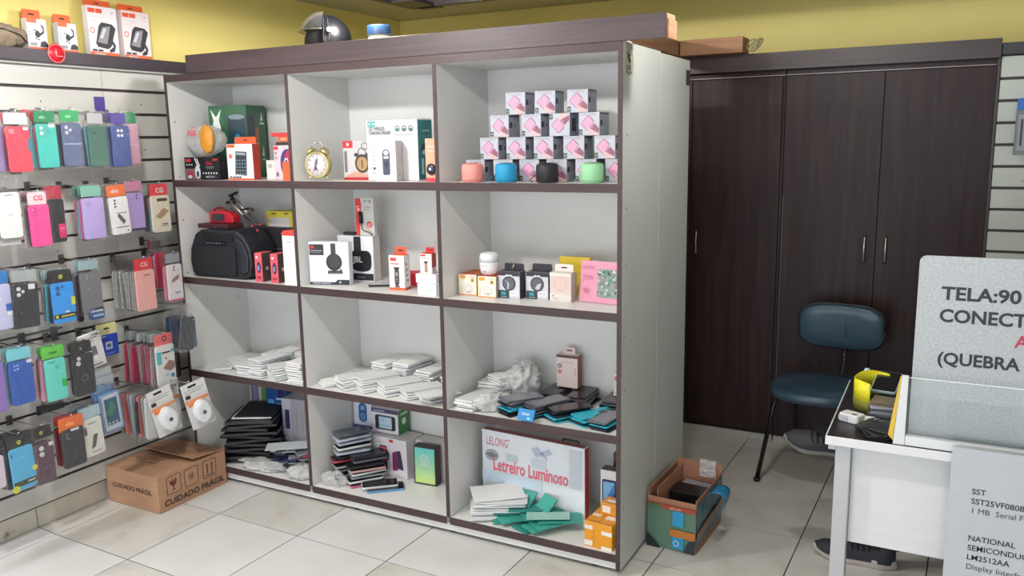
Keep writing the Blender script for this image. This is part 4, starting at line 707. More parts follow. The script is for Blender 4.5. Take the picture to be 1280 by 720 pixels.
for k in range(9):
    o = slab('paper_envelope', (.145, .21, .007), PAPERS[k % 3], .004, k) if k < 3 else None
    if k < 3: pp['e%d' % k] = o
    else: o = pp['e%d' % (k % 3)].copy(); COL.objects.link(o)
    o.location = (1.60+rs.uniform(-.01, .02)+.003*k, .115+rs.uniform(-.008, .008), S4+.0005+k*.0108); o.rotation_euler = (0, 0, math.radians(-58+rs.uniform(-8, 8)))
    tag(o, 'white envelope in the stack left of the teal ones, bottom right bay' if k < 8 else 'topmost white envelope of the stack left of the teal ones, bottom right bay', 'envelope', 'white envelopes in the bottom right bay' if k < 8 else None)
TE = [C((52, 150, 138), .5), C((66, 164, 150), .5), C((44, 136, 128), .5)]
for k, (x, y, z, rz, tx, ty) in enumerate([(1.70, .10, 0, -55, 0, 0), (1.72, .10, .0105, -38, 0, 0), (1.80, .09, .0, -20, 0, 0), (1.78, .11, .021, -62, 0, 0), (1.85, .085, .0105, -30, 0, 0), (1.70, .12, .0215, -70, 0, 0), (1.82, .12, .033, -48, 0, 0), (1.88, .095, .022, -35, 0, 0), (1.76, .13, .044, -64, 0, 0), (1.90, .11, .034, -60, 0, 0)]):
    o = slab('teal_envelope', (.085, .175, .006), TE[k], .005, k+20) if k < 3 else pp['t%d' % (k % 3)].copy()
    if k < 3: pp['t%d' % k] = o
    else: COL.objects.link(o)
    o.location = (x, y, S4+.0006+z); o.rotation_euler = (tx, ty, math.radians(rz)); tag(o, 'teal green envelope in the fanned heap before the luminous sign carton', 'envelope', 'teal envelopes in the fanned heap')
for x, y, z, rz, rx, lab in ((1.72, .150, .058, -8, 38, 'teal green envelope propped up left of centre against the sign carton'), (1.82, .140, .058, -30, 42, 'teal green envelope propped up in the middle against the sign carton')):
    o = pp['t1'].copy(); COL.objects.link(o); o.location = (x, y, S4+z); o.scale = (1, .55, 1); o.rotation_euler = (math.radians(rx), 0, math.radians(rz)); del o['group']; tag(o, lab, 'envelope')
o = slab('grey_envelope', (.06, .17, .006), C((150, 196, 186), .3), .004, 61); o.location = (1.86, .085, S4+.0475); o.rotation_euler = (0, 0, math.radians(-63)); tag(o, 'pale glossy green envelope lying on top of the teal heap', 'envelope')

# ------------------------------------------------------------ things on top
t = thing('motorcycle_helmet', 'black motorcycle helmet with a raised clear visor on top of the shelving unit', 'helmet', (.715, .28, 1.9055), 0); t.scale = (.86, .86, .92)
mb = MB(); n1, n2 = 32, 18; vs = []; fs = []
for j in range(n2+1):
    ph = -.62+(PI/2+.62)*j/n2
    for i in range(n1):
        a = 2*PI*i/n1; r = math.cos(ph); x = .135*r*math.cos(a); y = .118*r*math.sin(a); z = .128*math.sin(ph)
        vs.append((x+.02*(z < 0)*0, y, z+.13))
for j in range(n2):
    for i in range(n1):
        a = 2*PI*(i+.5)/n1; face = math.cos(a-math.radians(232)) > .42 and 2 < j < 9
        if not face: fs.append((j*n1+i, j*n1+(i+1) % n1, (j+1)*n1+(i+1) % n1, (j+1)*n1+i))
mb.add(vs, fs, C((14, 15, 20), .35, 0, .3), True); o = mb.build('shell', t); sl = o.modifiers.new('s', 'SOLIDIFY'); sl.thickness = .006
MB().sphere((0, 0, .125), (.118, .102, .11), C((14, 15, 20), .9), 24, 14).build('padding', t)
mb = MB(); vs = []; fs = []
for j in range(9):
    for i in range(17):
        a = math.radians(232-66+132*i/16); ph = .35+.85*j/8; vs.append((.152*math.cos(ph)*math.cos(a), .135*math.cos(ph)*math.sin(a), .145*math.sin(ph)+.13))
for j in range(8):
    for i in range(16): fs.append((j*17+i, j*17+i+1, (j+1)*17+i+1, (j+1)*17+i))
mb.add(vs, fs, M_ACRYL, True); mb.build('visor', t)
mb = MB(); mb.tube([vs[i] for i in range(17)], .0018, C((90, 86, 70), .3), 6); mb.build('visor_rim', t)
mb = MB()
for a0, r0 in ((300, .122), (312, .124)): mb.tube([(r0*1.13*math.cos(ph)*math.cos(math.radians(a0)), r0*.985*math.cos(ph)*math.sin(math.radians(a0)), .131*math.sin(ph)+.13) for ph in (0, .2, .4, .6, .8, 1.0)], .0010, C((90, 90, 100), .4), 5)
mb.build('decal_lines', t)
MB().lathe([(0, 0), (.012, 0), (.012, .004), (0, .006)], C((150, 152, 160), .3), 14, Matrix.Translation((.095, -.092, .175)) @ Matrix.Rotation(1.2, 4, Vector((1, .8, 0)))).build('visor_screw', t)
MB().tube([(.11, -.02, .02), (.05, -.125, .012), (-.06, -.11, .012), (-.12, -.03, .02)], [.012, .014, .014, .012], C((70, 74, 84), .4), 10).build('chin_bar', t)
t = thing('glue_jar', 'cream jar with a dark blue screw lid on top of the unit', 'jar', (1.015, .26, 1.9055))
MB().lathe([(0, 0), (.046, 0), (.048, .004), (.048, .113), (.044, .120), (.042, .125), (0, .125)], C((206, 200, 160), .5), 28).build('body', t)
o = MB().lathe([(.049, .126), (.050, .128), (.050, .163), (.048, .166), (0, .167)], C((30, 56, 92), .35), 28).build('lid', t); o.scale = (1, 1, 1)
# goods on the left ledge
zL = 1.9835
def hookbox(name, label, y, w, h, faces, tabc, th, body=WH):
    t = carton(name, label, 'box', (-.122, y, zL), (w, .035, h), 90, body, faces, tab=(.04, .96, th, tabc, .030)); return t
ep = [('r', 0, 0, 1, .08, (216, 96, 66)), ('r', 0, .86, .5, 1, (226, 110, 70)), ('r', .06, .76, .6, .78, (190, 190, 196)), ('e', .5, .5, .13, .11, (50, 52, 62)), ('p', [(.6, .44), (.84, .56), (.84, .74), (.72, .84), (.7, .78), (.78, .7), (.77, .6), (.58, .52)], (56, 58, 68)), ('p', [(.3, .66), (.56, .6), (.55, .58), (.3, .63)], (60, 62, 70)), ('p', [(.56, .1), (.64, .26), (.84, .3), (.98, .22), (.98, .1)], (52, 54, 62)), ('r', .08, .12, .42, .22, (150, 156, 160)), ('e', .4, .36, .05, .02, (50, 52, 62)), ('e', .52, .33, .05, .02, (50, 52, 62)), ('e', .1, .56, .03, .015, (90, 90, 96)), ('e', .1, .47, .03, .015, (90, 90, 96))]
hookbox('earpiece_box', 'small earpiece carton with orange flap, leftmost on the left ledge', -.535, .083, .120, {'f': ep}, (224, 104, 48), .038)
hookbox('earpiece_box', 'small earpiece carton with orange flap, second on the left ledge', -.403, .083, .118, {'f': ep}, (224, 104, 48), .036)
bp_ = [('r', 0, 0, 1, .07, (222, 106, 60)), ('r', .02, .86, .26, .95, (226, 84, 50)), ('r', .28, .86, .5, .95, (226, 84, 50)), ('t', .8, .86, .014, '7"', (90, 70, 130)), ('r', .04, .78, .5, .785, (180, 180, 190)), ('r', .04, .70, .34, .705, (180, 180, 190)), ('o', .12, .5, .085, .06, (214, 90, 70)), ('p', [(.2, .24), (.34, .6), (.44, .68), (.8, .66), (.92, .58), (.72, .2), (.6, .14), (.26, .17)], (50, 50, 58)), ('p', [(.26, .27), (.46, .58), (.74, .62), (.58, .24)], (140, 140, 148)), ('p', [(.34, .36), (.5, .56), (.6, .56), (.44, .34)], (196, 196, 204)), ('p', [(.7, .3), (.8, .2), (.64, .12), (.66, .07), (.82, .1), (.88, .22), (.76, .36)], (56, 56, 64)), ('r', .06, .08, .22, .12, (60, 56, 60)), ('r', .26, .08, .42, .12, (60, 56, 60)), ('t', .12, .012, .011, 'UNIVERSAL', WH, .02)]
hookbox('phone_mount_box', 'tall bicycle phone mount carton with orange trim, left one of the two', -.262, .142, .205, {'f': bp_}, (224, 94, 44), .03, (230, 226, 232))
hookbox('phone_mount_box', 'tall bicycle phone mount carton with orange trim, right one of the two', -.094, .142, .205, {'f': bp_}, (224, 94, 44), .03, (226, 216, 220))
t = soft_bag('taupe_bag', 'taupe cloth bag slumped at the left end of the ledge', 'bag', (-.145, -.66, zL), (.035, .14, .045), C((150, 134, 116), .8), 17, amp=.15)
MB().tube([(.03, -.16, .07), (.035, -.05, .06), (.035, .02, .066), (.03, .09, .05), (.032, .115, .02)], .003, M_BLACK, 6).build('black_cable', t)
t = thing('round_tag', 'round red tag with white rim stuck on the dark left ledge', 'tag', (-.0995, -.437, 1.972), 90)
Tr = Matrix.Rotation(PI/2, 4, 'X')
MB().lathe([(0, 0), (.040, 0), (.040, .002), (0, .002)], C((206, 34, 52), .35), 32, Tr).build('disc', t)
mb = MB(); mb.lathe([(.035, .0021), (.035, .0026), (.037, .0026), (.037, .0021)], C((236, 190, 190)), 32, Tr, True, False); mb.box(-.002, -.0026, -.012, 0, -.0021, .016, C((236, 190, 190))); mb.box(.002, -.0026, -.012, .028, -.0021, -.009, C((236, 170, 170))); mb.build('printed_logo', t)
# ------------------------------------------------------------ hanging goods on the slatwall
def film_sheet(w, z0, z1, y, seed, m=M_FILM, amp=.006, nx=9, nz=16):
    vs = []; fs = []
    for j in range(nz+1):
        for i in range(nx+1):
            x = w*(i/nx-.5); z = z0+(z1-z0)*j/nz; n = noise.noise(Vector((x*70+seed, z*60, seed)))
            vs.append((x*(1+.05*n), y-abs(n)*amp*1.6, z))
    for j in range(nz):
        for i in range(nx): a = j*(nx+1)+i; fs.append((a, a+1, a+nx+2, a+nx+1))
    return vs, fs
def pack(name, label, loc, w, h, tot, col, head=None, cams=None, extra=None, rot=0, yaw=90, group=None, thick=.011, bag=True, sticker=None, headtxt=None, cat='phone case', caseless=False, seed=0, ghost=False):
    """hanging pack: origin at the hang hole, front faces local -y; case top lies tot-h below"""
    t = thing(name, label, cat, loc, yaw, group); t.rotation_euler = (0, math.radians(rot), math.radians(yaw))
    top = -(tot-h); 
    if not caseless:
        o = MB().prism(rrect(-w/2, top-h, w/2, top, .011), -thick, 0, M_BAG if ghost else C(col, .42), 'y').build('case', t, .0022)
        mb = MB()
        if cams:
            for cx, cz, r, cc in cams: mb.lathe([(0, 0), (r, 0), (r, .0018), (r*.7, .002), (0, .0014)], C(cc, .3), 14, Matrix.Translation((cx, -thick, top+cz)) @ Matrix.Rotation(PI/2, 4, 'X'))
            mb.build('camera_opening', o)
        if extra: prints('f', w, 0, h, extra, o, 'printed_mark').location = (-w/2, -thick-.0004, top-h)
        if sticker:
            u, v, sw_, sh_, sc = sticker; mb = MB(); mb.box(-w/2+u*w, -thick-.0016, top-h+v*h, -w/2+u*w+sw_, -thick-.0010, top-h+v*h+sh_, C(sc)); mb.build('sticker', o)
    if head:
        hc, hh, hw = head; o = MB().prism([(-hw/2, -hh), (hw/2, -hh), (hw/2, -.002), (hw/2-.004, .008), (-hw/2+.004, .008), (-hw/2, -.002)], -.0035, -.003, C(hc, .45)).build('header_card', t)
        if headtxt:
            vs, fs = text_poly(headtxt[0], .03); s = headtxt[2]; mb = MB(); mb.add([(-.32*s*len(headtxt[0])*.85+x*s, -.0042, -hh*.6+y*s) for x, y in vs], fs, C(headtxt[1])); mb.build('lettering', o)
    if bag:
        mb = MB(); vs, fs = film_sheet(w+.016, top-h-.010, .014, -thick-.0015, seed); mb.add(vs, fs, M_FILM, True)
        vs, fs = film_sheet(w+.014, top-h-.010, .012, .003, seed+5); mb.add(vs, fs, M_FILM, True); mb.build('clear_bag', t)
    return t
def hook(y, z, x, label):
    """steel display hook standing out from the slatwall, tip at x"""
    t = thing('display_hook', label, 'hook', (-.14, y, z)); 
    MB().box(0, -.012, -.02, .003, .012, .02, M_STEEL).build('bracket', t)
    L = x+.14; MB().tube([(.002, 0, .004), (L*.6, 0, .004), (L, 0, .005), (L+.012, 0, .016)], .0026, M_CHROME, 8).build('prong', t)
WHT = (206, 208, 212)
def cam3(r=.007, c=WHT): return [(-.022, -.018, r, c), (-.022, -.038, r, c), (-.006, -.028, r*.8, c)]
def cam4(c=WHT): return [(-.012, -.022, .0065, c), (.005, -.022, .0065, c), (-.012, -.042, .0065, c), (.005, -.042, .0065, c)]
GT, RT_, OT, KT = (20, 130, 84), (190, 34, 70), (226, 110, 50), (30, 28, 34)
rc = random.Random(9)
def column(idn, x, y, ztop, w, h, label, col, nb, bcols, tot=None, **kw):
    """front pack plus nb packs behind it on one hook"""
    tot = tot or h+.042; z = ztop+(tot-h)
    bl = label.split(',')[0]
    for cut in (' with blue stickers at the left frame edge', ' cut by the left frame edge', ' at the left frame edge', ' in a loose clear bag', ' with four small lens rings', ' with three lens rings', ' with four lens rings', ' in a silvery bag', ' with a wide orange card', ' with a small pink label', ' with a dark lower edge', ' printed with a white phone', ' swinging out at the shelf edge', ' above the printed one', ' with a ring holder', ' in front of teal ones', ' under a green card', ' with a black band', ' over a pink one', ' with a blue label', ' with a white band', ' behind the white pack'): bl = bl.replace(cut, '')
    name = kw.pop('name', 'phone_case'); gl = kw.pop('glabel', None); bgroup = kw.pop('bgroup', None); step = kw.pop('step', .014)
    pack(name, label, (x, y, z), w, h, tot, col, seed=rc.uniform(0, 50), **kw)
    hook(y, z+.004, x+.004, 'steel display hook holding the '+bl)
    for k in range(nb):
        c, cn, hc = bcols[k % len(bcols)]
        pack('phone_case', 'bagged %s phone case behind the %s' % (cn, bl), (x-.016-step*k, y+rc.uniform(-.007, .007), z+rc.uniform(-.002, .002)), min(w, .085)*rc.uniform(.92, 1), h*rc.uniform(.93, 1), tot, c, head=(hc, .03, min(w, .08)) if hc else None, ghost=cn in ('clear', 'milky', 'frosted', 'smoky'), rot=rc.uniform(-4, 4), group='phone cases behind the '+bl, thick=.008, seed=rc.uniform(0, 50))
mix = [((196, 56, 80), 'red', (190, 40, 70)), ((70, 150, 170), 'teal', GT), ((40, 44, 70), 'navy', None), ((200, 200, 206), 'clear', None), ((150, 40, 80), 'maroon', RT_), ((170, 150, 200), 'lilac', None)]
clr = [((176, 172, 168), 'clear', None), ((196, 186, 182), 'frosted', None), ((120, 112, 110), 'smoky', None), ((206, 200, 198), 'milky', None)]
pinks = [((190, 60, 110), 'magenta', None), ((200, 202, 204), 'clear', (170, 190, 188)), ((180, 40, 80), 'crimson', None), ((206, 204, 206), 'milky', (190, 200, 200))]
# row A
column('A0', .03, -.862, 1.684, .080, .172, 'dark blue edged phone case cut by the left frame edge, top row', (186, 190, 200), 3, mix, head=((190, 206, 204), .034, .08))
column('A1', .05, -.735, 1.673, .088, .170, 'coral red phone case with a blue label, top row', (220, 68, 88), 4, mix[3:], head=((214, 224, 224), .034, .09), extra=[('r', .1, .84, .32, .94, (226, 130, 140)), ('r', .86, .45, 1.0, .72, (60, 120, 140))], sticker=(.72, .92, .02, .01, WH))
column('A2', .05, -.621, 1.683, .080, .168, 'turquoise phone case under a green card, top row', (60, 186, 176), 4, mix, head=(GT, .036, .086), cams=[(-.022, -.016, .0075, WHT), (-.022, -.036, .0075, WHT), (.004, -.03, .003, (60, 90, 90))], extra=[('p', rrect(.08, .68, .62, .95, .08), (66, 176, 168))], headtxt=('silic', (150, 220, 180), .016), sticker=(.6, .92, .025, .012, WH))
column('A3', .05, -.517, 1.688, .084, .170, 'slate blue phone case with a white band, top row', (86, 100, 136), 3, mix[1:], head=((30, 160, 90), .036, .082), cams=cam3(), headtxt=('soft', (170, 230, 190), .016), extra=[('r', .05, .50, .95, .53, (160, 170, 190))])
column('A4', .05, -.404, 1.679, .084, .166, 'dark green phone case in a silvery bag, top row', (60, 104, 92), 3, [((110, 170, 200), 'pale blue', None), ((30, 30, 36), 'black', None)], head=((170, 172, 176), .034, .07), cams=[(-.026, -.018, .003, KT), (-.020, -.03, .004, KT), (-.010, -.03, .004, KT)])
column('A5', .055, -.299, 1.680, .086, .171, 'royal blue phone case with four lens rings, top row', (52, 76, 136), 3, [((40, 60, 120), 'navy', (62, 48, 130))], head=((66, 52, 140), .036, .07), cams=cam4())
column('A6', .0, -.205, 1.688, .076, .172, 'pale pink phone case under a green card, end of the top row', (206, 160, 182), 2, [((214, 170, 190), 'pink', GT)], head=(GT, .038, .07), cams=[(-.004, -.03, .006, (170, 120, 150))], extra=[('r', .1, .48, .9, .5, (226, 190, 206))])
t = thing('purple_card', 'purple header card sticking up above the royal blue phone case', 'card', (-.02, -.318, 1.752), 90); MB().box(-.028, -.001, -.012, .022, 0, .048, C((58, 46, 122))).build('card', t)
t = thing('red_card', 'thin red card edge peeking above the turquoise phone case', 'card', (-.04, -.60, 1.712), 90); MB().box(-.05, -.001, 0, .05, 0, .028, C(RT_)).build('card', t)
# row B
column('B0', .05, -.800, 1.430, .082, .172, 'plain white boxed phone case at the left frame edge, second row', (226, 228, 230), 2, clr, extra=[('r', .4, .5, .6, .53, (200, 202, 206)), ('r', .3, .93, .7, .95, (150, 154, 160))])
pack('clear_pack', 'empty clear pack hanging below the plain white boxed case', (.03, -.80, 1.33), .085, .09, .10, (200, 202, 204), cat='pack', seed=4)
column('B1', .06, -.694, 1.375, .080, .160, 'hot pink phone case, second row', (236, 72, 150), 3, mix[2:], head=((226, 206, 214), .04, .075), cams=[(-.018, -.012, .004, (190, 50, 120)), (-.018, -.026, .004, (190, 50, 120)), (-.018, -.04, .004, (190, 50, 120))], headtxt=('CG', (206, 40, 80), .026))
column('B2', .02, -.600, 1.392, .072, .174, 'black phone case with a small pink label, second row', (34, 34, 40), 1, mix, head=((170, 30, 60), .05, .07), extra=[('r', .55, .1, .95, .42, (206, 40, 100)), ('r', .6, .3, .9, .33, (230, 120, 160))])
column('B3', .06, -.464, 1.387, .098, .168, 'lilac phone case in front of teal ones, second row', (176, 160, 214), 4, [((216, 90, 150), 'pink', (90, 160, 140)), ((90, 190, 200), 'aqua', (70, 150, 150)), ((200, 200, 206), 'clear', None)], head=((120, 176, 160), .036, .09), cams=[(-.026, -.022, .011, (166, 150, 206))])
column('B4', .05, -.342, 1.383, .092, .159, 'white phone case pack with an orange card, second row', (232, 232, 234), 3, clr, head=(OT, .040, .09), cams=[(-.018, -.014, .004, KT), (-.018, -.027, .004, KT), (-.018, -.04, .004, KT)], extra=[('r', .3, .56, .85, .58, (120, 120, 124)), ('p', [(.34, .5), (.46, .56), (.76, .34), (.62, .26)], (90, 92, 98)), ('r', .2, .18, .9, .2, (70, 70, 76)), ('c', .8, .08, .04, (60, 60, 64))], headtxt=('slim', WH, .022), rot=-3)
column('B5', .03, -.240, 1.393, .086, .163, 'lavender phone case with a dark lower edge, second row', (172, 152, 210), 2, [((50, 46, 70), 'dark', None)], head=((196, 130, 160), .034, .09), cams=[(.008, -.01, .004, (80, 60, 110)), (.008, -.024, .004, (80, 60, 110))], extra=[('r', 0, 0, 1, .06, (60, 50, 84))])
column('B6', .04, -.118, 1.375, .098, .164, 'cream boxed phone case with a red card, end of the second row', (220, 212, 190), 4, [((70, 150, 170), 'teal', None), ((190, 80, 110), 'rose', None), ((44, 44, 50), 'black', None)], head=((222, 56, 60), .05, .096), extra=[('p', rrect(.3, .84, .86, .92, .03), (70, 60, 50)), ('p', [(.15, .44), (.3, .5), (.62, .66), (.9, .56), (.6, .42), (.4, .36)], (176, 140, 116)), ('r', .5, .2, .8, .24, (120, 120, 150)), ('r', .4, .16, .85, .18, (150, 150, 160))], headtxt=('CG', WH, .03))
# row C
column('C0', .05, -.876, 1.091, .082, .171, 'pale lilac phone case with blue stickers at the left frame edge', (190, 192, 226), 2, mix, head=((40, 120, 190), .04, .08), extra=[('r', .7, .4, 1, .56, (50, 100, 180)), ('r', .72, .3, 1, .38, (230, 232, 236))])
column('C1', .06, -.780, 1.083, .100, .172, 'large black phone case with three lens rings, third row', (44, 44, 50), 4, [((50, 62, 96), 'navy', None), ((120, 124, 130), 'grey', (170, 176, 180))], head=((158, 166, 170), .036, .1), cams=[(-.028, -.020, .008, WHT), (-.028, -.042, .008, WHT), (-.012, -.031, .006, WHT)], rot=3, sticker=(.6, .86, .025, .02, (214, 216, 220)))
column('C2', .06, -.635, 1.062, .094, .162, 'bright blue phone case with a black band, third row', (44, 146, 226), 5, [((36, 36, 44), 'black', KT), ((70, 176, 200), 'aqua', None), ((90, 94, 110), 'grey', (150, 190, 196)), ((200, 204, 206), 'clear', (180, 200, 200))], head=(KT, .042, .096), cams=[(-.022, -.020, .009, (34, 90, 150)), (-.022, -.041, .009, (34, 90, 150)), (-.002, -.016, .005, (34, 90, 150))], extra=[('r', -.02, .12, 1.02, .23, (26, 26, 28)), ('r', .3, .15, .92, .19, (190, 176, 60)), ('c', .12, .175, .07, (206, 206, 60)), ('r', .82, .42, 1, .62, (206, 206, 50)), ('r', .5, .25, .7, .29, WH)], headtxt=('o', (210, 210, 60), .03))
column('C3', .03, -.490, 1.080, .094, .168, 'grey phone case, third row', (116, 118, 124), 4, [((120, 44, 90), 'plum', None), ((60, 54, 70), 'dark', (150, 190, 200)), ((90, 180, 200), 'aqua', None)], head=((150, 176, 186), .03, .09), cams=[(-.016, -.012, .004, (150, 150, 156)), (-.016, -.024, .004, (150, 150, 156))])
pack('lens_kit', 'small blue and white accessory card below the grey phone case', (.03, -.475, .935), .07, .052, .055, (44, 72, 140), cat='pack', extra=[('r', .1, .6, .9, .75, (190, 210, 226)), ('r', .2, .2, .9, .4, (150, 180, 210))], seed=8)
pack('black_strap', 'short crossed black straps below the plum cases, third row', (.0, -.53, .93), .03, .05, .055, (30, 30, 34), cat='strap', bag=False)
column('C5', .06, -.249, 1.057, .098, .180, 'salmon pink phone case with a red card, third row', (232, 170, 164), 13, clr, head=((214, 46, 56), .044, .094), cams=[(-.006+.008*k, -.022, .0025, (90, 60, 60)) for k in range(4)], headtxt=('CG', (236, 200, 200), .026), step=.0128)
column('C6', .05, -.083, 1.059, .080, .168, 'white phone case pack over a pink one, end of the third row', (226, 220, 222), 1, [((226, 130, 160), 'pink', None)], head=((150, 154, 164), .034, .08), cams=[(-.004, -.012, .004, KT), (-.004, -.026, .004, KT)], extra=[('p', [(.2, .5), (.3, .62), (.8, .72), (.7, .58)], (150, 120, 106)), ('r', .4, .2, .8, .24, (120, 150, 190)), ('r', 0, 0, 1, .05, (216, 90, 120))])
column('C6b', -.02, -.088, 1.112, .072, .166, 'crimson phone case behind the white pack, end of the third row', (186, 34, 70), 3, [((190, 160, 210), 'lilac', None), ((40, 36, 44), 'black', None), ((196, 50, 80), 'red', RT_)])
# row D
column('D0', .05, -.938, .797, .084, .187, 'violet phone case cut by the left frame edge, fourth row', (140, 110, 186), 1, mix, head=((190, 150, 170), .03, .08))
column('D1', .06, -.837, .789, .090, .170, 'deep blue phone case with four small lens rings, fourth row', (44, 88, 176), 4, [((60, 130, 190), 'blue', (110, 190, 206)), ((90, 180, 200), 'aqua', None)], head=((116, 196, 210), .036, .094), cams=[(-.026, -.014, .004, (150, 180, 220)), (-.014, -.014, .004, (150, 180, 220)), (-.026, -.028, .004, (150, 180, 220)), (-.014, -.028, .004, (150, 180, 220))], sticker=(.75, .93, .02, .012, WH))
column('D2', .06, -.702, .766, .086, .170, 'mint green phone case with a green card, fourth row', (104, 214, 202), 4, [((220, 150, 180), 'pink', (90, 190, 80)), ((214, 160, 160), 'rose', None)], head=((96, 190, 70), .038, .095), cams=[(-.022+.01*k, -.012, .0022, (40, 90, 90)) for k in range(3)]+[(.006, -.034, .008, (80, 180, 170))], sticker=(.74, .3, .02, .03, (60, 180, 70)), headtxt=('new', (40, 110, 50), .02))
column('D3', .08, -.596, .762, .094, .172, 'black armoured phone case with a ring holder, fourth row', (42, 42, 48), 2, [((60, 60, 66), 'dark grey', KT)], head=(KT, .040, .094), cams=[(-.018, -.016, .008, WHT), (-.022, -.036, .010, WHT)], extra=[('o', .5, .42, .17, .13, (110, 112, 118))], headtxt=('x', (150, 156, 160), .02))
t = carton('charger_box', 'white charger carton tilted on its hook, fourth row', 'box', (-.02, -.505, .655), (.095, .022, .150), 90, (226, 226, 228), {'f': [('r', .2, .86, .8, .88, (60, 60, 66)), ('r', .3, .78, .6, .8, (120, 120, 126)), ('p', rrect(.4, .34, .66, .62, .04), (110, 112, 118)), ('p', rrect(.44, .2, .62, .36, .03), (236, 236, 238)), ('r', .2, .06, .8, .09, (90, 90, 96)), ('p', [(.45, .92), (.9, .98), (.8, .94)], (50, 50, 54))]})
t.rotation_euler = (0, math.radians(-8), math.radians(90)); hook(-.45, .800, .0, 'steel display hook behind the white charger carton')
t = carton('adapter_box', 'royal blue adapter carton with a yellow and white flap, fourth row', 'box', (-.06, -.418, .685), (.100, .02, .095), 90, (36, 66, 170), {'f': [('r', .05, .88, .4, .97, (150, 170, 220)), ('p', rrect(.36, .3, .7, .66, .04), (170, 180, 206)), ('r', .44, .4, .62, .56, (80, 90, 120)), ('r', .2, .1, .8, .13, (150, 170, 220))]}, tab=(.0, 1, .05, (214, 210, 150), .004))
hook(-.37, .790, -.05, 'steel display hook behind the royal blue adapter carton')
column('D6', .10, -.214, .715, .098, .190, 'white cable pack with a salmon card, fourth row', (226, 226, 222), 15, pinks, head=((224, 106, 106), .044, .098), extra=[('r', .0, .56, .26, .86, (70, 190, 200)), ('r', .3, .8, .76, .84, (60, 60, 66)), ('c', .5, .68, .045, KT), ('p', [(.3, .46), (.66, .62), (.96, .56), (.96, .42), (.7, .36), (.4, .42)], (150, 110, 110)), ('r', .4, .26, .6, .3, (150, 190, 220)), ('c', .8, .24, .1, (60, 140, 190)), ('r', .8, .8, .96, .88, (70, 180, 190))], headtxt=('O', (60, 40, 50), .036), step=.0140, name='cable_pack', cat='cable pack')
column('D7', .15, -.105, .826, .078, .150, 'dark grey phone pouch swinging out at the shelf edge', (66, 68, 74), 5, [((50, 90, 130), 'steel blue', None), ((44, 60, 80), 'navy', None), ((60, 62, 68), 'dark', None)], rot=10, extra=[('r', .8, .9, .96, .95, (150, 154, 160))], step=.022)
# row E
column('E0', .05, -.980, .448, .081, .128, 'blush phone case cut by the left frame edge, bottom row', (214, 200, 214), 2, [((40, 40, 48), 'black', KT)], head=(KT, .05, .09))
column('E1', .06, -.879, .457, .092, .170, 'sky blue phone case with a black band, bottom row', (84, 176, 220), 5, [((44, 80, 96), 'petrol', KT), ((36, 36, 44), 'black', KT)], head=(KT, .05, .11), extra=[('r', .0, .1, 1.02, .22, (60, 70, 40)), ('r', .6, .14, .9, .18, (190, 200, 200)), ('r', .04, .8, .08, .9, (30, 70, 110)), ('c', .96, .42, .12, (206, 206, 50)), ('c', .06, .06, .16, (206, 206, 50))], headtxt=('o', (206, 206, 60), .03), rot=-2)
column('E2', .06, -.788, .445, .080, .168, 'dark plum phone case in a loose clear bag, bottom row', (92, 66, 84), 3, [((40, 36, 44), 'black', None)], head=(KT, .040, .085), tot=.225, cams=[(-.010, -.022, .010, WHT), (-.010, -.046, .010, WHT)], headtxt=('o', (206, 206, 60), .026), sticker=(.75, .88, .02, .016, (214, 214, 214)))
column('E3', .06, -.660, .463, .096, .163, 'charcoal phone case with a wide orange card, bottom row', (52, 54, 60), 4, [((170, 30, 60), 'crimson', (206, 40, 50)), ((60, 60, 70), 'dark', None)], head=((232, 112, 44), .048, .11), cams=[(-.028, -.018, .004, (130, 134, 140)), (-.028, -.032, .004, (130, 134, 140)), (-.020, -.04, .003, (130, 134, 140))], headtxt=('slim', (250, 200, 120), .022), sticker=(.4, .94, .035, .01, WH))
pack('black_card_pack', 'pack with a black card hanging above the charcoal phone case', (.0, -.69, .585), .09, .01, .04, (60, 56, 60), head=(KT, .048, .092), cat='pack')
column('E4', .05, -.571, .475, .090, .163, 'white cable carton showing a grey phone, bottom row', (224, 222, 214), 4, [((196, 206, 210), 'pale', (170, 196, 206)), ((150, 170, 180), 'grey', None)], head=((176, 200, 212), .04, .10), extra=[('p', rrect(.06, .6, .2, .82, .04), (70, 72, 78)), ('p', [(.3, .2), (.52, .24), (.72, .56), (.5, .56)], (90, 90, 94)), ('r', .3, .86, .7, .89, (120, 150, 160)), ('r', .3, .1, .8, .12, (130, 130, 136))], rot=-3)
column('E5', .0, -.441, .544, .100, .176, 'pale blue waterproof pouch printed with a white phone, bottom row', (120, 160, 206), 3, [((90, 140, 196), 'blue', (110, 160, 210))], extra=[('p', rrect(.08, .06, .9, .96, .04), (206, 214, 224)), ('r', .18, .18, .8, .86, (60, 104, 130)), ('p', [(.2, .5), (.5, .8), (.7, .6), (.44, .4)], (80, 140, 120)), ('r', .24, .2, .32, .26, WH), ('r', .42, .2, .5, .26, WH), ('r', .6, .2, .68, .26, WH)], rot=-4, name='waterproof_pouch', cat='pouch', tot=.2)
column('E5b', -.04, -.434, .611, .100, .10, 'blue header of a pouch pack above the printed one, bottom row', (66, 130, 196), 2, [((90, 150, 206), 'blue', None)], extra=[('r', .0, .6, 1, 1, (196, 206, 212)), ('r', .62, .3, .8, .46, (40, 80, 130)), ('r', .05, .1, .3, .3, WH)], head=((200, 206, 210), .03, .1), tot=.13, name='waterproof_pouch', cat='pouch')
pack('black_earphones', 'black earphone cable hanging beside the cable spool packs', (.06, -.34, .50), .035, .15, .165, (34, 32, 38), cat='cable')
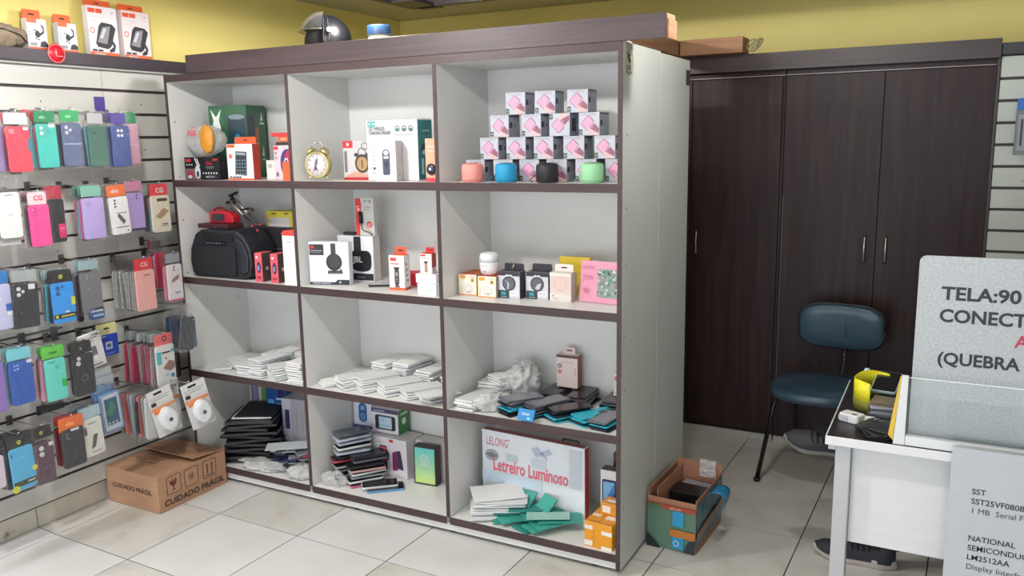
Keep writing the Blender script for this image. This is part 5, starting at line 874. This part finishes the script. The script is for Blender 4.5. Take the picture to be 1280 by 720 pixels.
def spool(label, loc, rot, yaw, group=None):
    t = thing('cable_spool_pack', label, 'cable pack', loc, yaw, group); t.rotation_euler = (0, math.radians(rot), math.radians(yaw)); w = .115
    o = MB().prism(rrect(-w/2, -.215, w/2, .006, .006), -.001, 0, C((206, 206, 206), .5)).build('backing_card', t)
    prints('f', w, 0, .22, [('r', .0, .72, 1, 1, (212, 212, 210)), ('r', .28, .9, .62, .95, (36, 36, 40)), ('r', .1, .84, .9, .855, (150, 150, 156)), ('r', .1, .79, .8, .805, (130, 130, 136)), ('r', .08, .68, .28, .76, (50, 50, 56)), ('r', .02, .58, .98, .645, (226, 140, 84)), ('r', .1, .5, .4, .58, (222, 120, 60))], o, 'printed_card').location = (-w/2, -.0014, -.215)
    R90 = Matrix.Translation((.004, -.001, -.140)) @ Matrix.Rotation(.0, 4, 'Z') @ Matrix.Rotation(PI/2, 4, 'X')
    sp = MB().lathe([(0, 0), (.050, 0), (.050, .003), (.044, .006), (.044, .026), (.050, .029), (.050, .032), (.030, .033), (0, .030)], C((232, 234, 238), .35), 30, R90 @ Matrix.Diagonal((.78, 1.12, 1, 1))).build('cable_spool', t)
    MB().lathe([(.004, .033), (.009, .0335), (.009, .0345), (0, .0345)], C((60, 60, 70), .4), 14, R90).build('spool_hub', sp)
    mb = MB(); vs, fs = film_sheet(w+.006, -.215, -.06, -.037, rc.uniform(0, 30)); mb.add(vs, fs, M_FILM, True); mb.build('clear_blister', t)
    return t
spool('front cable spool pack of the dense stack above the cardboard carton', (.135, -.292, .530), -12, 78)
hook(-.292, .536, .14, 'steel display hook holding the dense stack of spool packs')
for k in range(8):
    pack('cable_pack', 'grey cable pack in the dense stack behind the front spool pack', (.112-.026*k, -.292+rc.uniform(-.006, .006), .53), .112, .19, .215, [(196, 198, 200), (150, 152, 158), (214, 120, 110), (120, 122, 130)][k % 4], rot=rc.uniform(-5, 3), group='cable packs behind the front spool pack', cat='cable pack', thick=.012, seed=k)
spool('cable spool pack half hidden, left of the two by the shelf edge', (.080, -.205, .540), -2, 76)
spool('tilted cable spool pack, right of the two by the shelf edge', (.215, -.172, .540), -12, 74)
hook(-.205, .546, .225, 'steel display hook holding the two spool packs by the shelf edge')
t = thing('black_pouch_stack', 'black leather-like wallet hanging flat against the slats below the pouch', 'wallet', (-.05, -.07, .70), 90); MB().prism(rrect(-.055, -.20, .055, 0, .01), -.012, 0, C((36, 36, 40), .5)).build('cover', t, .002); MB().box(-.055, -.013, -.105, .055, -.012, -.102, C((20, 20, 22))).build('seam', t)
hook(-.07, .702, -.05, 'steel display hook holding the black wallet')
for y in (-.97, -.90, -.80): hook(y, .83, .02, 'bare steel display hook above the deep blue case, %s' % {-.97: 'at the frame edge', -.90: 'middle one', -.80: 'rightmost one'}[y])
t = thing('hook_rail', 'thin grey steel rail with brackets above the fourth row of cases', 'rail', (-.14, 0, .838))
MB().box(.002, -1.2, -.004, .006, -.52, .004, M_STEEL).build('rail', t)
for y in (-.86, -.70, -.56): MB().box(.0015, y-.014, -.05, .008, y+.014, .012, M_STEEL).build('bracket', t)
# pack on the right slatwall
t = carton('cable_blister', 'grey blister pack with a blue card at the right frame edge', 'pack', (3.405, 1.55, 1.49), (.09, .03, .19), 0, (120, 124, 130), {'f': [('r', .1, .1, .9, .9, (150, 154, 160)), ('r', .2, .2, .3, .8, (60, 62, 70)), ('r', .5, .2, .6, .8, (60, 62, 70))]}, tab=(0, 1, .05, (40, 110, 196), .01))
t = thing('display_hook', 'steel display hook on the right slatwall holding the grey blister pack', 'hook', (3.45, 1.645, 1.705)); MB().box(-.012, -.003, -.02, .012, 0, .02, M_STEEL).build('bracket', t); MB().tube([(0, -.002, 0), (0, -.105, 0), (0, -.115, .01)], .0026, M_CHROME).build('prong', t)

# ------------------------------------------------------------ floor: cardboard cartons
t = thing('cardboard_carton', 'brown cardboard carton marked fragile on the floor below the slatwall', 'carton', (-.137, -.392, .001), 0)
cw, cd, ch = .340, .386, .168
MB().box(0, 0, 0, cw, cd, ch-.004, M_CARD).build('box_body', t, .002)
F1 = MB().box(.001, .001, ch-.0038, cw-.001, cd*.5-.002, ch-.0008, M_CARD, Matrix.Translation((0, 0, 0))).build('flap', t)
F2 = MB().prism([(0, ch-.0035), (cd*.48, ch+.016), (cd*.48, ch+.019), (0, ch)], .002, cw-.002, M_CARD, 'x', Matrix.Translation((0, cd, 0)) @ Matrix.Scale(-1, 4, (0, 1, 0))).build('flap', t)
MB().box(.12, 0.0, ch-.0005, .17, cd*.48, ch, C((150, 112, 84), .3)).build('brown_tape', t)
MB().prism([(.02, .10), (cw-.1, .14), (cw-.02, .18), (.02, .17)], ch+.0003, ch+.003, M_CARD, 'z').build('inner_flap', t)
def fit(u, v, uw, sz, txt, c, bold=.02): return ('tf', u, v, uw, sz, txt, c, bold)
INK = (58, 44, 40)
def icon_box(u, k=.0):
    return [('p', rrect(u, .40, u+.2, .90, .03), INK), ('p', rrect(u+.008, .417, u+.192, .883, .025), (176, 136, 108))]
glass = [('p', [(.155, .80), (.19, .72), (.205, .82), (.225, .70), (.24, .82), (.26, .74), (.275, .8), (.25, .64), (.223, .60), (.223, .52), (.25, .49), (.18, .49), (.207, .52), (.207, .60), (.17, .66)], (110, 34, 34))]
star = [('p', [(.47+.03*math.cos(a)*(1+.9*(k % 2)), .65+.07*math.sin(a)*(1+.9*(k % 2))) for k, a in enumerate([2*PI*i/16 for i in range(16)])], (130, 100, 80))]
arrows = [('r', .70, .52, .715, .76, INK), ('p', [(.69, .74), (.725, .74), (.7075, .82)], INK), ('r', .77, .52, .785, .76, INK), ('p', [(.76, .74), (.795, .74), (.7775, .82)], INK), ('r', .68, .46, .81, .485, INK)]
prints('r', cw, cd, ch, icon_box(.12)+glass+icon_box(.37)+star+icon_box(.64)+arrows+[fit(.07, .13, .88, .038, 'CUIDADO FRÁGIL', INK)], t, 'printed_text')
prints('f', cw, cd, ch, [fit(.12, .46, .76, .030, 'CUIDADO FRÁGIL', INK)], t, 'printed_text')
# box wrapped in tape
t = thing('taped_box', 'open cardboard box wrapped in green and blue tape beside the shelving unit', 'carton', (2.203, .283, .001), -3)
w_, d_, h_ = .196, .325, .205
CT = C((166, 118, 92), .8); GRT = C((92, 124, 106), .3); BLT = C((44, 150, 196), .25); ORT = C((186, 116, 52), .3)
for a in ((0, 0, w_, .004), (0, d_-.004, w_, d_), (0, .004, .004, d_-.004), (w_-.004, .004, w_, d_-.004)):
    MB().box(a[0], a[1], 0, a[2], a[3], h_+(.045 if a[1] > .1 else (.012 if a[0] > .1 else (.03 if a[2] < .1 else 0))), CT).build('wall_panel', t)
MB().box(.004, .004, 0, w_-.004, d_-.004, .004, CT).build('base', t); MB().box(.030, .02, .006, .034, d_-.02, h_+.03, CT).build('divider', t)
MB().prism([(.001, 0), (.001, .15), (.022, .135), (w_-.035, .135), (w_-.035, .15), (w_-.001, .15), (w_-.001, .05), (w_-.05, .0)], -.0022, -.0006, GRT, 'y').build('green_tape', t)
mb = MB(); n1 = 14; vs = []; fs = []
for j in range(n1+1):
    for i in range(n1+1):
        x = w_*i/n1; z = .02+.155*j/n1; vs.append((x, -.0035-.005*abs(noise.noise(Vector((x*28, z*20, 2)))), z))
for j in range(n1):
    for i in range(n1): a = j*(n1+1)+i; fs.append((a, a+1, a+n1+2, a+n1+1))
mb.add(vs, fs, GRT, True); mb.build('green_tape', t)
MB().box(.105, -.0105, .104, .15, -.009, .166, BLT).build('blue_tape', t); MB().box(.105, -.0105, .012, .15, -.009, .060, BLT).build('blue_tape', t)
MB().box(.095, -.0115, .060, w_, -.0095, .090, ORT).build('orange_tape', t)
MB().box(0, -.0105, .168, w_, -.006, .184, C((166, 70, 52), .4)).build('red_tape', t)
for it in [('r', .0, .825, .3, .89, (80, 104, 70)), ('t', .48, .835, .012, 'OKI OKI', (226, 180, 160), .02), ('o', .62, .17, .06, .045, (200, 226, 236)), ('p', [(.76, .02), (1, .02), (1, .3), (.86, .24)], (40, 46, 56)), ('p', [(0, .0), (.3, .0), (.0, .3)], (34, 36, 40))]: prints('f', w_, 0, h_, [it], t, 'printed_tape').location = (0, -.0118, 0)
mb = MB(); vs = []; fs = []
for j in range(13):
    for i in range(17):
        y = d_*i/16; z = .03+.175*j/12; vs.append((w_+.001+.006*abs(noise.noise(Vector((y*22, z*16, 7)))), y, z))
for j in range(12):
    for i in range(16): a = j*17+i; fs.append((a, a+1, a+18, a+17))
mb.add(vs, fs, C((62, 104, 116), .3), True); mb.build('blue_tape', t)
MB().prism([(0, .06), (d_, .085), (d_, .12), (0, .09)], w_+.0075, w_+.009, C((140, 104, 76), .35), 'x').build('orange_tape', t)
mb = MB(); vs = []; fs = []
for j in range(9):
    for i in range(6):
        s = j/8; x = w_+.004+.06*math.sin(s*2.6)+.004*noise.noise(Vector((i, j, 4))); z = .20+.02*math.sin(s*3)-.10*s*s; vs.append((x, d_*.42+.018*i+.006*noise.noise(Vector((i*.8, j*.7, 1))), z))
for j in range(8):
    for i in range(5): a = j*6+i; fs.append((a, a+1, a+7, a+6))
mb.add(vs, fs, C((40, 130, 176), .35), True); o = mb.build('torn_tape_flap', t); sl = o.modifiers.new('s', 'SOLIDIFY'); sl.thickness = .001
mb = MB(); vs, fs = film_sheet(.07, .20, .275, 0, 3, amp=.01); mb.add([(w_-.05+x, d_-.03+y, z) for x, y, z in vs], fs, M_FROST, True); mb.build('clear_tape_scrap', t)
def inbox(name, label, cat, x, y, z, size, col, rz=0, rx=0):
    o = MB().box(0, 0, 0, *size, C(col, .35)).build(name, None, .0015, 1); c, s = math.cos(math.radians(-3)), math.sin(math.radians(-3))
    o.location = (2.203+x*c-y*s, .283+x*s+y*c, z); o.rotation_euler = (math.radians(rx), 0, math.radians(rz-3)); return tag(o, label, cat)
inbox('router_case', 'glossy black device lying across the taped box', 'device', .040, .13, .125, (.145, .10, .06), (20, 20, 24), 0, 0)
inbox('circuit_board', 'grey circuit board scraps at the front inside the taped box', 'circuit board', .038, .02, .130, (.145, .10, .012), (120, 120, 118), 2)
inbox('plastic_tray', 'pale grey plastic tray with blue marks at the back inside the taped box', 'tray', .045, .245, .14, (.13, .065, .03), (150, 152, 170), -4)
for k, (x, y) in enumerate(((.06, .04), (.11, .05), (.085, .085))): inbox('chip_module', 'small dark module on the circuit board, %s' % ['left', 'right', 'rear'][k]+' one in the taped box', 'module', x, y, .1425, (.03, .022, .01), (44, 44, 48), 20*k)
inbox('packing_block', 'brown packing block filling the bottom of the taped box', 'packing', .038, .01, .008, (.15, .30, .112), (120, 90, 70))

# ------------------------------------------------------------ chair
t = thing('office_chair', 'dark blue vinyl visitor chair with black tubular legs before the wardrobe', 'chair', (2.69, 1.26, 0))
bx, by = -2.69, -1.26
def cushion(name, cx, cy, cz, rx, ry, th, m, par, power=2.6, rot=None, dish=.0):
    mb = MB(); n1, n2 = 40, 8; vs = []; fs = []
    prof = [(1, 0)]+[(1-.5*(1-math.cos(PI/2*k/n2))*0-(1-math.cos(PI/2*k/n2))*.06, th/2*math.sin(PI/2*k/n2)) for k in range(1, n2+1)]
    rings = [(-th/2, .0), (-th/2, .93), (-th*.3, .985), (0, 1), (th*.3, .985), (th/2, .93), (th/2+.004, .6), (th/2+.002, .0)]
    for z, s in rings:
        for i in range(n1):
            a = 2*PI*i/n1; c, si = math.cos(a), math.sin(a); x = rx*s*math.copysign(abs(c)**(2/power), c); y = ry*s*math.copysign(abs(si)**(2/power), si)
            vs.append((x, y, z+dish*(x/rx)**2))
    for j in range(len(rings)-1):
        for i in range(n1): k = (i+1) % n1; fs.append((j*n1+i, j*n1+k, (j+1)*n1+k, (j+1)*n1+i))
    T = Matrix.Translation((cx, cy, cz))
    if rot: T = T @ rot
    mb.add(vs, fs, m, True, T); return mb.build(name, par)
seat = cushion('seat', .01, -.06, .448, .205, .215, .045, M_CHAIRV, t, 2.7)
mb = MB(); mb.tube([(-.12, .03, .4725), (-.07, .035, .4730), (-.03, .045, .4728)], .0016, C((150, 160, 160)), 5); mb.tube([(.09, .06, .4725), (.125, .065, .4722)], .0014, C((190, 196, 196)), 5); mb.build('scuff', seat)
Rb = Matrix.Rotation(math.radians(96), 4, 'X')
bk_ = cushion('backrest', .068, .205, .690, .190, .108, .035, M_CHAIRV, t, 3.6, Matrix.Rotation(math.radians(-4), 4, 'Z') @ Rb, .02)
mb = MB(); mb.tube([(.085, .172, .755), (.084, .170, .72), (.085, .170, .68), (.083, .172, .64)], .0016, C((110, 110, 96)), 5); mb.build('tear', bk_)
mb = MB(); n_e = 48; pts = []
for i in range(n_e+1):
    a = 2*PI*i/n_e; c, s = math.cos(a), math.sin(a); v = Matrix.Rotation(math.radians(-4), 4, 'Z') @ Rb @ Vector((.192*math.copysign(abs(c)**(2/3.6), c), .110*math.copysign(abs(s)**(2/3.6), s), -.006+.02*c*c)); pts.append((v.x+.068, v.y+.205, v.z+.690))
mb.tube(pts, .006, M_BLACK, 6); mb.build('backrest_rim', t)
MB().tube([(.085, .235, .66), (.085, .235, .50), (.075, .19, .425), (.05, .05, .418)], [.013, .013, .012, .011], C((40, 40, 46), .3, .4), 10).build('backrest_post', t)
for x0, y0, x1, y1 in ((-.165, -.10, -.228, -.167), (-.125, .11, -.127, .320), (.165, -.10, .232, -.167), (.15, .11, .185, .300)):
    o = MB().tube([(x0*.6, y0*.6, .418), (x0, y0, .412), (x0+(x1-x0)*.15, y0+(y1-y0)*.15, .36), (x1, y1, .012)], .0105, C((22, 22, 26), .25, .3), 10).build('leg', t)
    MB().lathe([(0, 0), (.016, 0), (.016, .014), (.012, .018), (0, .018)], M_BLACK, 12, Matrix.Translation((x1, y1, 0))).build('foot_cap', o)
mb = MB(); mb.box(-.11, -.10, .412, .11, .10, .424, M_BLACK); mb.build('seat_frame', t)

# ------------------------------------------------------------ desk
t = thing('desk', 'white desk with a dark top and metal legs at the right', 'desk', (2.91, -.26, 0))
DW = C((214, 215, 217), .4)
MB().box(.002, .004, .718, 1.40, .62, .740, C((34, 32, 36), .35)).build('desktop', t, .001, 1)
MB().box(0, 0, .715, 1.402, .0035, .741, C((226, 226, 228), .4)).build('front_edge', t, .001, 1); MB().box(-.002, .0, .715, .0015, .62, .741, C((226, 226, 228), .4)).build('side_edge', t, .001, 1)
MB().box(.004, .03, .692, .045, .06, .7145, C((190, 192, 196))).build('bracket', t)
for x, y in ((.024, .025), (1.33, .025)):
    MB().box(x, y, .0, x+.042, y+.045, .7145, C((186, 188, 192), .35, .2)).build('leg', t, .003)
MB().box(1.33, .5, .0, 1.372, .545, .7145, C((186, 188, 192), .35, .2)).build('leg', t, .003)
MB().box(.002, .28, .0, .030, .32, .7145, C((186, 188, 192), .35, .2)).build('leg', t, .003)
MB().box(.067, .052, .408, 1.328, .068, .714, C((220, 221, 223), .45)).build('modesty_panel', t, .001, 1)
# signs on and before the desk
t = thing('price_sign', 'tall frosted white sign reading TELA standing on the desk', 'sign', (3.118, -.200, .742))
MB().prism(rrect(0, 0, .95, .522, .018), 0, .006, ramp_mat('frosted_acrylic', [(.3, (164, 169, 174)), (.7, (188, 193, 197))], nscale=160, detail=2, rough=.35, bump=.05)).build('panel', t, .001, 1)
def letters(par, items, col, bold=.03):
    for x, z, s, sx, txt, c in items:
        mb = MB(); vs, fs = text_poly(txt, bold); mb.add([(x+a*s*sx, -.0008, z+b*s) for a, b in vs], fs, C(c, .5)); mb.build('lettering', par)
NV = (36, 40, 54)
letters(t, [(.058, .406, .049, 1.08, 'TELA:90', NV), (.056, .345, .049, 1.0, 'CONECT', NV), (.058, .228, .046, 1.0, '(QUEBRA', NV)], NV, .028)
letters(t, [(.236, .290, .046, 1.0, 'A', (190, 50, 84))], NV, .02)
t = thing('acrylic_case', 'low clear acrylic case with a white base strip in front of the sign', 'display case', (3.095, -.252, .742))
MB().box(.018, .0, .0, 1.05, .022, .026, C((226, 228, 232), .35)).build('base_strip', t, .001, 1)
MB().box(.018, .008, .0265, 1.05, .0105, .190, M_ACRYL).build('clear_front', t)
MB().tube([(.018, .009, .191), (1.05, .009, .191)], .0012, C((236, 240, 242), .2)).build('polished_edge', t)
MB().prism([(-.012, .0), (.017, .0), (.017, .198), (.001, .198)], .0, .004, C((222, 224, 228), .4)).build('end_panel', t)
MB().prism([(-.026, .02), (-.013, .005), (.0, .190), (-.004, .190)], .014, .017, C((226, 190, 60), .4)).build('yellow_sheet', t)
t = thing('chip_board_sign', 'white printed board listing chips leaning on the desk front, right edge', 'sign', (3.229, -.296, .001))
MB().box(0, .0, 0, .95, .012, .770, C((188, 193, 200), .45)).build('panel', t, .001, 1)
letters(t, [(.052, .649, .0215, 1.0, 'SST', NV), (.052, .622, .0215, 1.0, 'SST25VF080B', NV), (.052, .518, .0215, 1.0, 'NATIONAL', NV), (.052, .491, .0215, 1.0, 'SEMICONDUCT', NV), (.052, .464, .0215, 1.0, 'LM2512AA', NV)], NV, .012)
letters(t, [(.052, .596, .0215, 1.0, '1 MB  Serial Fla', (60, 64, 76)), (.052, .437, .0215, 1.0, 'Display Interface', (60, 64, 76))], NV, .0)
# things on the desk
t = thing('white_charger', 'small white charger block on the near corner of the desk', 'charger', (2.925, -.105, .7405), -25)
MB().prism(rrect(0, 0, .062, .042, .006), 0, .026, C((216, 216, 220), .35), 'z').build('body', t, .003); MB().box(.0, -.001, .004, .03, .0005, .02, C((180, 180, 186))).build('front_face', t); MB().box(.034, .008, .0262, .05, .02, .027, C((120, 90, 100))).build('printed_label', t)
t = thing('white_note', 'folded white paper under the black wallet on the desk', 'paper', (2.985, -.155, .7405), 20); MB().prism([(0, 0), (.10, .0), (.085, .10), (.04, .12)], 0, .001, M_PAPER, 'z').build('sheet', t)
t = thing('black_wallet', 'black ribbed wallet-like pad lying at the desk front', 'pad', (2.975, -.17, .7425), -28); t.rotation_euler = (0, 0, math.radians(-26))
MB().prism(rrect(0, 0, .115, .085, .006), 0, .014, C((34, 36, 44), .4), 'z').build('cover', t, .002)
mb = MB()
for k in range(5): mb.box(.012, .014+.014*k, .0142, .104, .017+.014*k, .0152, C((60, 64, 74), .4))
mb.build('ribs', t)
t = thing('cable_tangle', 'tangled thin black cables beside the acrylic case on the desk', 'cable', (3.045, -.185, .7405)); mb = MB(); rq = random.Random(4)
for k in range(6):
    ph = rq.uniform(0, 6); mb.tube([((.035+.012*k % .02)*math.cos(a*.45+ph)+rq.uniform(-.004, .004), .07*math.sin(a*.45+ph)*(.6+.1*k)+.01*k-.02, .004+.012*abs(math.sin(a*.7+k))) for a in range(15)], .0022, C((34, 34, 38), .35), 6)
mb.build('cable', t)
t = thing('yellow_band', 'bright yellow curved plastic strip standing behind the cards on the desk', 'strip', (3.02, .085, .7405))
mb = MB(); n_ = 22; vs = []; fs = []
for i in range(n_+1):
    a = math.radians(255-185*i/n_); x = .072*math.cos(a)+.0; y = .085*math.sin(a); vs += [(x, y, .030), (x, y, .092+.004*math.sin(i*.5))]
for i in range(n_): fs.append((2*i, 2*i+2, 2*i+3, 2*i+1))
mb.add(vs, fs, C((226, 216, 40), .4), True); o = mb.build('strip', t); sl = o.modifiers.new('s', 'SOLIDIFY'); sl.thickness = .0015
mb = MB(); vs = [(x*1.01, y*1.01, 0 if k % 2 == 0 else .031) for k, (x, y, z) in enumerate(vs)]; mb.add(vs, fs, C((112, 112, 40), .5), True); o = mb.build('olive_base', t); sl = o.modifiers.new('s', 'SOLIDIFY'); sl.thickness = .0015
for k in range(6): 
    o = MB().box(-.045, -.03, 0, .045, .03, .007, C([(96, 100, 112), (140, 144, 156), (80, 80, 88), (170, 172, 182), (112, 96, 80), (120, 110, 90)][k], .3)).build('metal_card'); o.location = (3.045+.004*(k % 3), .008+.003*k, .7405+k*.0075); o.rotation_euler = (0, 0, math.radians([-8, 5, -3, 9, 2, -6][k])); tag(o, 'small metallic card in the pile behind the black pad, level %s from the desk' % ['one', 'two', 'three', 'four', 'five', 'six'][k], 'card', 'metallic cards on the desk')
t = phone('phone', 'dark phone leaning on the card pile inside the yellow strip', 'phone', (2.995, .075, .788), -6, (.075, .13, .009), (150, 170, 180), (22, 24, 30), rx=14)
t = thing('small_bottle', 'tiny pale blue bottle behind the yellow strip', 'bottle', (2.975, .19, .7405)); MB().lathe([(0, 0), (.010, 0), (.010, .085), (.007, .092), (0, .094)], C((170, 200, 226), .3), 14).build('bottle', t)

# ------------------------------------------------------------ seated person, mostly hidden by the sign
t = thing('person', 'person seated behind the desk, legs crossed, in black trousers and sneakers', 'person', (3.62, .62, 0))
base = Vector((3.62, .62, 0))
joints = {'pel': ((3.62, .62, .50), .125), 'wst': ((3.64, .62, .66), .115), 'chs': ((3.66, .61, .86), .135), 'nck': ((3.65, .60, 1.05), .055), 'hd0': ((3.63, .60, 1.12), .07),
          'hpA': ((3.58, .53, .50), .085), 'knA': ((3.20, .52, .50), .056), 'akA': ((3.075, .505, .13), .036), 'hpB': ((3.58, .70, .52), .085), 'knB': ((3.19, .66, .60), .056), 'akB': ((2.905, .62, .452), .036),
          'shA': ((3.66, .42, 1.0), .052), 'elA': ((3.60, .38, .72), .038), 'wrA': ((3.42, .30, .78), .026), 'shB': ((3.66, .79, 1.0), .052), 'elB': ((3.60, .83, .72), .038), 'wrB': ((3.42, .62, .72), .026)}
ed = [('pel', 'wst'), ('wst', 'chs'), ('chs', 'nck'), ('nck', 'hd0'), ('pel', 'hpA'), ('hpA', 'knA'), ('knA', 'akA'), ('pel', 'hpB'), ('hpB', 'knB'), ('knB', 'akB'), ('chs', 'shA'), ('shA', 'elA'), ('elA', 'wrA'), ('chs', 'shB'), ('shB', 'elB'), ('elB', 'wrB')]
ks = list(joints)
def skin(name, J, E, root, mat, par, sub=2):
    me = bpy.data.meshes.new(name); kk = list(J); me.from_pydata([tuple(Vector(J[k][0])-base) for k in kk], [(kk.index(a), kk.index(b)) for a, b in E], []); me.materials.append(mat)
    o = bpy.data.objects.new(name, me); COL.objects.link(o); o.parent = par
    m = o.modifiers.new('skin', 'SKIN'); m.use_smooth_shade = True
    for i, k in enumerate(kk): v = me.skin_vertices[0].data[i]; v.radius = (J[k][1], J[k][1]); v.use_root = k == root
    o.modifiers.new('sub', 'SUBSURF').levels = sub; o.modifiers['sub'].render_levels = sub; return o
M_SKIN = C((176, 124, 98), .5)
skin('body', joints, ed, 'pel', C((30, 30, 36), .8), t)
tr = {k: v for k, v in joints.items() if k in ('pel', 'hpA', 'knA', 'hpB', 'knB')}
for nme, wr, dr in (('A', (3.42, .30, .78), -1), ('B', (3.42, .62, .72), 1)):
    J = {'w': (wr, .022), 'p': ((wr[0]-.07, wr[1], wr[2]-.01), .024)}; E = [('w', 'p')]
    for f in range(4):
        y0 = wr[1]+(f-1.5)*.019; L = [.07, .08, .075, .06][f]; J['f%da' % f] = ((wr[0]-.09, y0, wr[2]-.008), .010); J['f%db' % f] = ((wr[0]-.09-L*.6, y0, wr[2]-.014), .009); J['f%dc' % f] = ((wr[0]-.09-L, y0, wr[2]-.032), .008); E += [('p', 'f%da' % f), ('f%da' % f, 'f%db' % f), ('f%db' % f, 'f%dc' % f)]
    J['t0'] = ((wr[0]-.04, wr[1]-dr*.032, wr[2]-.008), .011); J['t1'] = ((wr[0]-.075, wr[1]-dr*.05, wr[2]-.018), .009); E += [('w', 't0'), ('t0', 't1')]
    skin('hand', J, E, 'w', M_SKIN, t)
mb = MB(); mb.sphere((0, 0, .60+.62), (.092, .072, .115), M_SKIN, 24, 16); mb.sphere((-.094, 0, 1.205), (.016, .012, .018), M_SKIN, 10, 8)
for s in (-1, 1): mb.sphere((.0, s*.073, 1.21), (.018, .010, .028), M_SKIN, 10, 8)
o = mb.build('head', t)
mb = MB()
for s in (-1, 1): mb.sphere((-.083, s*.03, 1.228), (.010, .013, .009), C((236, 234, 230), .3), 10, 8); mb.sphere((-.090, s*.03, 1.228), (.005, .006, .006), C((40, 28, 22), .3), 8, 6)
mb.build('eyes', o); MB().sphere((-.083, 0, 1.165), (.012, .024, .006), C((150, 84, 76), .5), 10, 6).build('mouth', o)
MB().sphere((.014, 0, 1.25), (.095, .079, .10), C((28, 22, 20), .7), 20, 12).build('hair', o)
MB().tube([(2.93-3.62, .622-.62, .468), (2.89-3.62, .618-.62, .446)], [.040, .038], C((84, 40, 56), .8), 14).build('sock', t); MB().tube([(3.078-3.62, .507-.62, .14), (3.07-3.62, .505-.62, .08)], [.039, .037], C((40, 40, 48), .8), 14).build('sock', t)
def sneaker(name, label, loc, rz, rx, ry, up, sole, par):
    """toe towards -x, origin at the heel end of the sole"""
    root = bpy.data.objects.new(name, None); COL.objects.link(root); root.parent = par; root.location = Vector(loc)-base; root.rotation_euler = (math.radians(rx), math.radians(ry), math.radians(rz)); tag(root, label)
    def outline(s=1.0, n=30):
        P = []
        for i in range(n):
            a = 2*PI*i/n; x = -.143+.148*math.cos(a); wv = .037+.012*math.exp(-((x+.205)/.06)**2)-.006*math.exp(-((x+.12)/.04)**2)
            P.append((x, wv*s*math.sin(a)*(1.12 if abs(math.sin(a)) < .9 else 1)))
        return P
    P = outline(); n = len(P); mb = MB(); lv = [(0, .97), (.006, 1.02), (.022, 1.0), (.026, .96)]; vs = []
    for z, s in lv:
        for x, y in P: lift = .018*max(0, (-x-.22)/.07)**1.5; vs.append((-.143+(x+.143)*s, y*s, z+lift+(.008 if x > -.09 and z > .02 else 0)))
    fs = [tuple(range(n-1, -1, -1)), tuple(range(3*n, 4*n))]
    for j in range(3):
        for i in range(n): k = (i+1) % n; fs.append((j*n+i, j*n+k, (j+1)*n+k, (j+1)*n+i))
    mb.add(vs, fs, C(sole, .5), True); mb.build('sole', root)
    mb = MB(); vs = []; fs = []; NX = 18; NA = 16
    for i in range(NX+1):
        s = i/NX; x = .0-.288*s; h = .078 if s < .18 else .078-(s-.18)*.062 if s < .5 else .058-(s-.5)*.062; h *= max(.25, min(1, (1-s)*6+.25)); h += .006*(s < .08)
        wv = (.034+.013*math.exp(-((x+.205)/.06)**2))*min(1, math.sqrt(max(0, 1-(2*s-1)**8)))*(1-.25*max(0, s-.88)/.12)
        z0 = .022+.018*max(0, (-x-.22)/.07)**1.5
        for k in range(NA+1): a = PI*k/NA; vs.append((x, wv*math.cos(a)*(1-.28*math.sin(a)*(s < .35)), z0+h*math.sin(a)**.75))
    for i in range(NX):
        for k in range(NA): a = i*(NA+1)+k; fs.append((a, a+NA+1, a+NA+2, a+1))
    fs.append(tuple(range(NA, -1, -1))); fs.append(tuple(range(NX*(NA+1), (NX+1)*(NA+1))))
    mb.add(vs, fs, C(up, .75), True); mb.build('upper', root)
    mb = MB()
    for k in range(6):
        x = -.095-.019*k; s = -x/.288; h = .078-(s-.18)*.062 if s < .5 else .058-(s-.5)*.062; z0 = .024
        mb.tube([(x+.006, -.034, z0+h*.62), (x, -.022, z0+h*.86+.003), (x-.004, 0, z0+h+.006), (x, .022, z0+h*.86+.003), (x+.006, .034, z0+h*.62)], .0042, C((14, 14, 17), .7), 6)
    mb.tube([(-.10, 0, .100), (-.125, -.02, .124), (-.155, -.035, .115), (-.150, -.04, .09), (-.12, -.034, .088)], .003, C((14, 14, 17), .7), 6); mb.tube([(-.10, 0, .100), (-.12, .022, .122), (-.145, .035, .112), (-.13, .04, .09)], .003, C((14, 14, 17), .7), 6)
    mb.build('laces', root)
    MB().prism([(-.19, -.018), (-.06, -.026), (-.05, .026), (-.19, .018)], .074, .086, C((16, 15, 19), .8), 'z', Matrix.Rotation(math.radians(12), 4, 'Y') @ Matrix.Translation((-.01, 0, -.018))).build('tongue', root)
    return root
sneaker('sneaker', 'black sneaker with a pale sole planted on the floor under the desk', (3.088, .488, .001), -2, 0, 0, (36, 38, 48), (176, 166, 162), t)
sneaker('sneaker', 'dark grey sneaker with black laces raised by the crossed leg', (2.945, .600, .375), 8, 22, 6, (50, 52, 56), (130, 130, 126), t)
t = thing('stool', 'plain dark stool carrying the seated person behind the desk', 'stool', (3.66, .62, 0))
MB().lathe([(0, .33), (.17, .33), (.18, .345), (.17, .37), (0, .375)], C((40, 40, 44), .5), 28).build('seat', t)
for a in (45, 135, 225, 315): MB().tube([(.1*math.cos(math.radians(a)), .1*math.sin(math.radians(a)), .33), (.17*math.cos(math.radians(a)), .17*math.sin(math.radians(a)), .0)], .012, C((30, 30, 34), .4)).build('leg', t)
